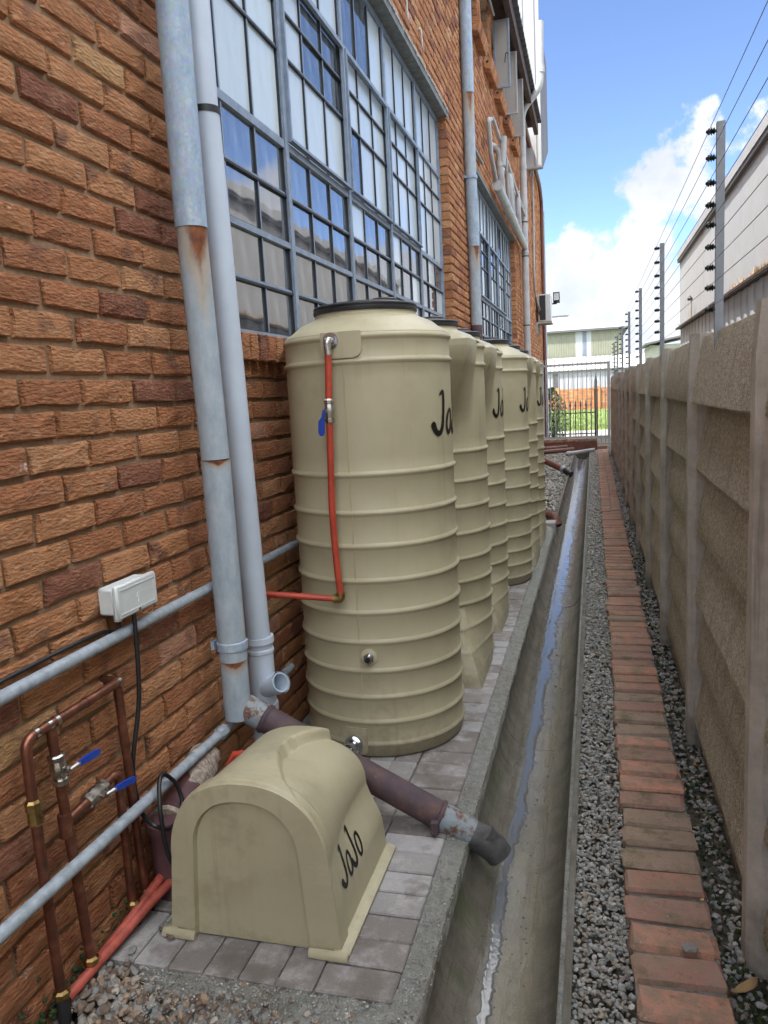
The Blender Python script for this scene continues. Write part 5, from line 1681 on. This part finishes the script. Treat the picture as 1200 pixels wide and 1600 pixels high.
# far drain outlets
P = empty('discharge_pipe', (-.45, 8.45, -1.45), 'rusty pipe elbow dropping into the drain past the last tank', 'pipe')
MB().tube([(-.75, 8.62, -1.36), (-.52, 8.50, -1.37)], .055, 16).obj('pipe_run', 'rust', P); MB().tube([(-.53, 8.51, -1.37), (-.51, 8.495, -1.37)], .063, 16).obj('joint_ring', 'flaky', P)
MB().pipe_open(fillet([(-.515, 8.498, -1.37), (-.43, 8.43, -1.37), (-.39, 8.38, -1.47)], .05, 6), .055, .006, 16).obj('spout', 'brown_pipe', P)
P = empty('discharge_pipe', (-.8, 13.4, -1.45), 'long brown pipe sloping from the wall into the far drain end', 'pipe')
MB().tube([(-1.25, 13.9, -1.06), (-.50, 13.25, -1.36)], .055, 14).obj('pipe_run', 'brown_pipe', P)
MB().tube([(-.52, 13.27, -1.352), (-.47, 13.22, -1.374)], .062, 14).obj('pipe_collar', 'conduit', P)
MB().tube([(-.475, 13.225, -1.372), (-.38, 13.14, -1.44)], .058, 14).obj('spout', 'black_plastic', P)
P = empty('white_pipe_piece', (-.25, 17.3, -1.45), 'loose white plastic pipe with elbow lying across the drain end', 'pipe')
MB().tube([(-.50, 17.25, -1.43), (0.0, 17.62, -1.40)], .045, 12).obj('pipe_piece', 'pvc_white', P)
MB().tube(fillet([(-.50, 17.25, -1.43), (-.56, 17.2, -1.43), (-.52, 17.35, -1.46)], .03, 4), .052, 12).obj('elbow', 'pvc_white', P)
tag(MB().tube([(-1.2, 18.2, -1.38), (-.6, 18.45, -1.37)], .04, 10).obj('brown_pipe', 'brown_pipe'), 'brown pipe lying along the foot of the plinth at the gate', 'pipe')
tag(MB().tube([(-1.25, 17.6, -1.42), (-.45, 17.95, -1.40)], .05, 10).obj('brown_pipe', 'brown_pipe'), 'brown pipe on the ground in front of the gate plinth', 'pipe')
# rubble
for x, y, s, lab in ((-1.0, 20.2, .16, 'larger pale rubble lump by the gate'), (-.78, 20.35, .10, 'smaller pale rubble lump by the gate'), (-1.12, 16.6, .12, 'white rubble piece on the stony ground')):
    mb = MB()
    for v in ICO: mb.v.append((x + v.x * s * R.uniform(.7, 1.2), y + v.y * s * R.uniform(.7, 1.2), -1.42 + v.z * s * R.uniform(.4, .8)))
    mb.f += ICF; tag(mb.obj('rubble', 'pale_plaster', smooth=False), lab, 'rubble')

# ------------------------------------------------------------------ gate, street and far buildings
PL = empty('gate_plinth', (-.4, 19.2, GZ), 'low dark plinth wall below the white gate', 'wall')
MB().box(-1.30, .075, 18.95, 19.15, -1.56, -1.30).obj('plinth_base', 'brown_pipe', PL, smooth=False)
for i in range(6):
    v, f = brick_shape(.222, .075, .1, R); q = MB(); q.v = [(.0 + p[1], -p[0] * 0 + .0 - p[0], p[2]) for p in v]; q.f = f
    link('brick', q.mesh('brick', 'kerb_brick', smooth=False), PL, (-1.29 + .228 * i, 18.94, -1.299))
GT = empty('palisade_gate', (-.4, 21, -1.45), 'white steel bar gate across the end of the alley', 'gate')
for i in range(15):
    x = -1.20 + i * 0.115
    MB().box(x - .010, x + .010, 20.99, 21.01, -1.50, .72 + .04 * (i / 14)).obj('bar', 'white_bar', GT, smooth=False)
for z in (.535, -1.36): MB().box(-1.28, .37, 20.962, 20.989, z, z + .06).obj('rail', 'white_bar', GT, smooth=False)
MB().box(.345, .415, 20.95, 21.05, -1.56, .60).obj('gate_post', 'white_bar', GT, smooth=False)
MB().box(-1.29, -1.255, 20.95, 21.05, -1.56, .70).obj('gate_post', 'white_bar', GT, smooth=False)
BF = empty('picket_fence', (-.4, 24, -1.5), 'black steel fence with spear tops behind the white gate', 'fence')
for i in range(7):
    x = -.98 + i * .152
    bar = MB().box(x - .016, x + .016, 23.985, 24.015, -1.55, -.60).obj('picket', 'black_bar', BF, smooth=False)
    MB().lathe([(.016, -.60), (.034, -.55), (.012, -.50), (.02, -.47), (.0, -.40)], 8, (x, 24)).obj('spear_tip', 'black_bar', bar)
for z in (-.80, -1.42): MB().box(-1.3, .02, 23.955, 23.984, z, z + .033).obj('rail', 'black_bar', BF, smooth=False)
MB().box(.02, .12, 23.95, 24.05, -1.55, -.14).obj('gate_post', 'black_bar', BF, smooth=False)
MB().lathe([(.075, -.139), (.075, -.11), (.045, -.10), (.045, .12), (.02, .28), (0, .33)], 8, (.07, 24)).obj('post_finial', 'black_bar', BF)
tag(MB().box(-40, 40, 23.2, 27.4, GZ - .2, GZ + .012).obj('pavement', 'pavement', smooth=False), 'pale sunlit pavement beyond the gate', kind='structure')
tag(MB().box(-40, 40, 27.41, 51.5, GZ - .2, GZ + .02).obj('lawn', 'lawn_green', smooth=False), 'bright green lawn across the street', kind='structure')
mb = MB()
for i in range(9000):
    y = 27.5 + 23 * R.random() ** 1.5; x = R.uniform(-.09, .035) * y
    h = R.uniform(.03, .10); w = .012; b_ = len(mb.v)
    mb.v += [(x - w, y, GZ + .02), (x + w, y, GZ + .02), (x + R.gauss(0, .03), y + R.gauss(0, .03), GZ + .02 + h)]; mb.f.append((b_, b_ + 1, b_ + 2))
tag(mb.obj('grass', 'grass_blade', smooth=False), 'short grass blades on the lawn across the street', 'grass', kind='stuff')

# shrub
SH = empty('shrub', (-1.12, 22.6, GZ), 'dense dark green shrub beside the gate at the building corner', 'shrub')
mb = MB()
for i in range(2600):
    t = R.random(); z = -1.42 + 1.42 * t; rr = .42 * math.sin(math.pi * min(1, .18 + .8 * t)) ** .7
    a_ = R.uniform(0, 6.28); q = rr * R.random() ** .4 * (1 + .25 * math.sin(3 * a_ + 5 * t))
    x, y = -1.14 + q * math.cos(a_), 22.6 + q * math.sin(a_); s = R.uniform(.02, .045)
    n1 = Vector((R.gauss(0, 1), R.gauss(0, 1), R.gauss(0, 1))).normalized(); n2 = n1.orthogonal().normalized(); c = Vector((x, y, z)); b_ = len(mb.v)
    mb.v += [tuple(c - n1 * s), tuple(c + n2 * s * .45), tuple(c + n1 * s), tuple(c - n2 * s * .45)]; mb.f.append((b_, b_ + 1, b_ + 2, b_ + 3))
tag(mb.obj('foliage', 'leaf', SH, smooth=False), kind='stuff')
mb = MB()
for i in range(5): mb.tube([(-1.13 + .02 * i, 22.6, -1.5), (-1.3 + .09 * i, 22.6 + R.uniform(-.1, .1), -.5)], [.018, .006], 6)
mb.obj('stems', 'bark', SH)

# brick boundary wall with white sheeting above
FW = empty('boundary_wall', (0, 52, GZ), 'low orange brick wall beyond the lawn', 'wall')
MB().box(-9, 9, 52.02, 52.3, -1.6, -.14).obj('wall_core', 'mortar', FW, smooth=False)
mb = MB()
for r_ in range(13):
    for k in range(58):
        x = -6.5 + .232 * k + (.116 if r_ % 2 else 0)
        mb.box(x, x + .22, 52.0, 52.1, -1.5 + .104 * r_, -1.5 + .104 * r_ + .09)
tag(mb.obj('bricks', 'brick', FW, smooth=False), kind='stuff')
for k in range(5): MB().box(-5.2 + 2.6 * k, -4.75 + 2.6 * k, 51.88, 51.999, -1.6, -.05).obj('pier', 'brick', FW, smooth=False)
WS = empty('white_shed', (0, 55, GZ), 'white corrugated lean-to shed behind the brick wall', 'shed')


def corr(name, material, x0, x1, y, z0, z1, parent, pitch=.2, amp=.025):
    n = int((x1 - x0) / pitch * 4); prof = [0, 0, 1, 1]
    rows = [[(x0 + (x1 - x0) * i / n, y - amp * prof[i % 4], z) for i in range(n + 1)] for z in (z0, z1)]
    return MB().grid(rows).obj(name, material, parent, smooth=False)


corr('shed_wall', 'white_clad', -7, 6, 54.0, -1.6, 1.05, WS)
MB().prism([(53.8, 1.06), (56.2, 1.95), (56.2, 2.0), (53.8, 1.12)], 0, -7.2, 6.2).obj('shed_roof', 'sun_white', WS, smooth=False)
MB().box(-2.6, -2.3, 53.93, 53.96, -.1, .9).obj('dark_opening', 'grey_clad', WS, smooth=False)
MB().box(-7, 6, 54.05, 56.1, -1.6, 1.04).obj('shed_body', 'white_clad', WS, smooth=False)
FB = empty('corrugated_warehouse', (0, 60, GZ), 'pale green and white corrugated warehouse with low hip roof', 'building')
segs = [(-8, -3.05, 'cream_clad'), (-3.05, -2.62, 'white_clad'), (-2.62, -1.0, 'cream_clad'), (-1.0, -.58, 'white_clad'), (-.58, -.36, 'grey_blue_clad'), (-.36, -.08, 'white_clad'), (-.08, 1.65, 'cream_clad')]
for x0, x1, m_ in segs: corr('cladding_sheet', m_, x0 * 1.17, x1 * 1.17 - .004, 56.4, 1.6, 3.72, FB, .16, .02)
MB().box(-9.3, 1.9, 56.42, 66, -1.6, 3.7).obj('warehouse_body', 'cream_clad', FB, smooth=False)
MB().box(-9.6, 2.25, 56.1, 56.41, 3.74, 3.86).obj('gutter', 'grey_clad', FB, smooth=False)
mb = MB(); mb.v = [(-9.8, 56.1, 3.87), (2.4, 56.1, 3.87), (2.4, 68, 3.87), (-9.8, 68, 3.87), (-4.0, 62, 5.35), (-1.9, 62, 5.35)]
mb.f = [(0, 1, 5, 4), (1, 2, 5), (2, 3, 4, 5), (3, 0, 4), (0, 3, 2, 1)]; mb.obj('roof', 'far_roof', FB, smooth=False)
for i in range(36):
    x = -9.6 + i * .34
    if x < -4: top = ((x + 9.8) / 5.8)
    elif x > -1.9: top = (2.4 - x) / 4.3
    else: top = 1
    MB().tube([(x, 56.12, 3.885), (x if -4 < x < -1.9 else x, 56.1 + 5.9 * min(1, top), 3.885 + 1.48 * min(1, top))], .018, 4).obj('roof_seam', 'white_clad', FB, smooth=False)
MB().box(-3.2, -1.75, 61.5, 62.0, 5.15, 5.36).obj('ridge_vent', 'grey_clad', FB, smooth=False)

# small grey house and a bare tree far right
HS = empty('grey_house', (3.6, 45, GZ), 'small grey house far off between the fence posts and white building', 'house')
MB().box(3.0, 5.6, 45, 50, -1.6, 2.0).obj('house_wall', 'pale_plaster', HS, smooth=False)
MB().prism([(2.7, 2.0), (5.9, 2.55), (5.9, 2.65), (2.7, 2.1)], 1, 44.7, 50.2).obj('house_roof', 'grey_clad', HS, smooth=False)
w_ = MB().box(4.0, 4.6, 44.95, 44.999, 1.0, 1.6).obj('window', 'grey_blue_clad', HS, smooth=False)
TT = empty('bare_tree', (3.45, 30, GZ), 'leafless thin tree seen over the concrete wall', 'tree')
MB().tube([(3.45, 30, -1.55), (3.42, 30, .4), (3.46, 30, 1.5)], [.07, .05, .03], 8).obj('trunk', 'bark', TT)
mb = MB()
for i in range(16):
    a_ = R.uniform(0, 6.28); z = R.uniform(.9, 1.5); l = R.uniform(.4, .9)
    p = [Vector((3.45, 30, z)), Vector((3.45 + math.cos(a_) * l * .5, 30 + math.sin(a_) * l * .5, z + l * .5)), Vector((3.45 + math.cos(a_) * l * .9 + R.gauss(0, .1), 30 + math.sin(a_) * l * .9, z + l * .75))]
    mb.tube([tuple(t) for t in p], [.014, .010, .004], 5)
    for k in range(3):
        b0 = p[1].lerp(p[2], R.random()); mb.tube([tuple(b0), tuple(b0 + Vector((R.gauss(0, .15), R.gauss(0, .15), R.uniform(.05, .25))))], [.006, .002], 4)
mb.obj('branches', 'bark', TT)
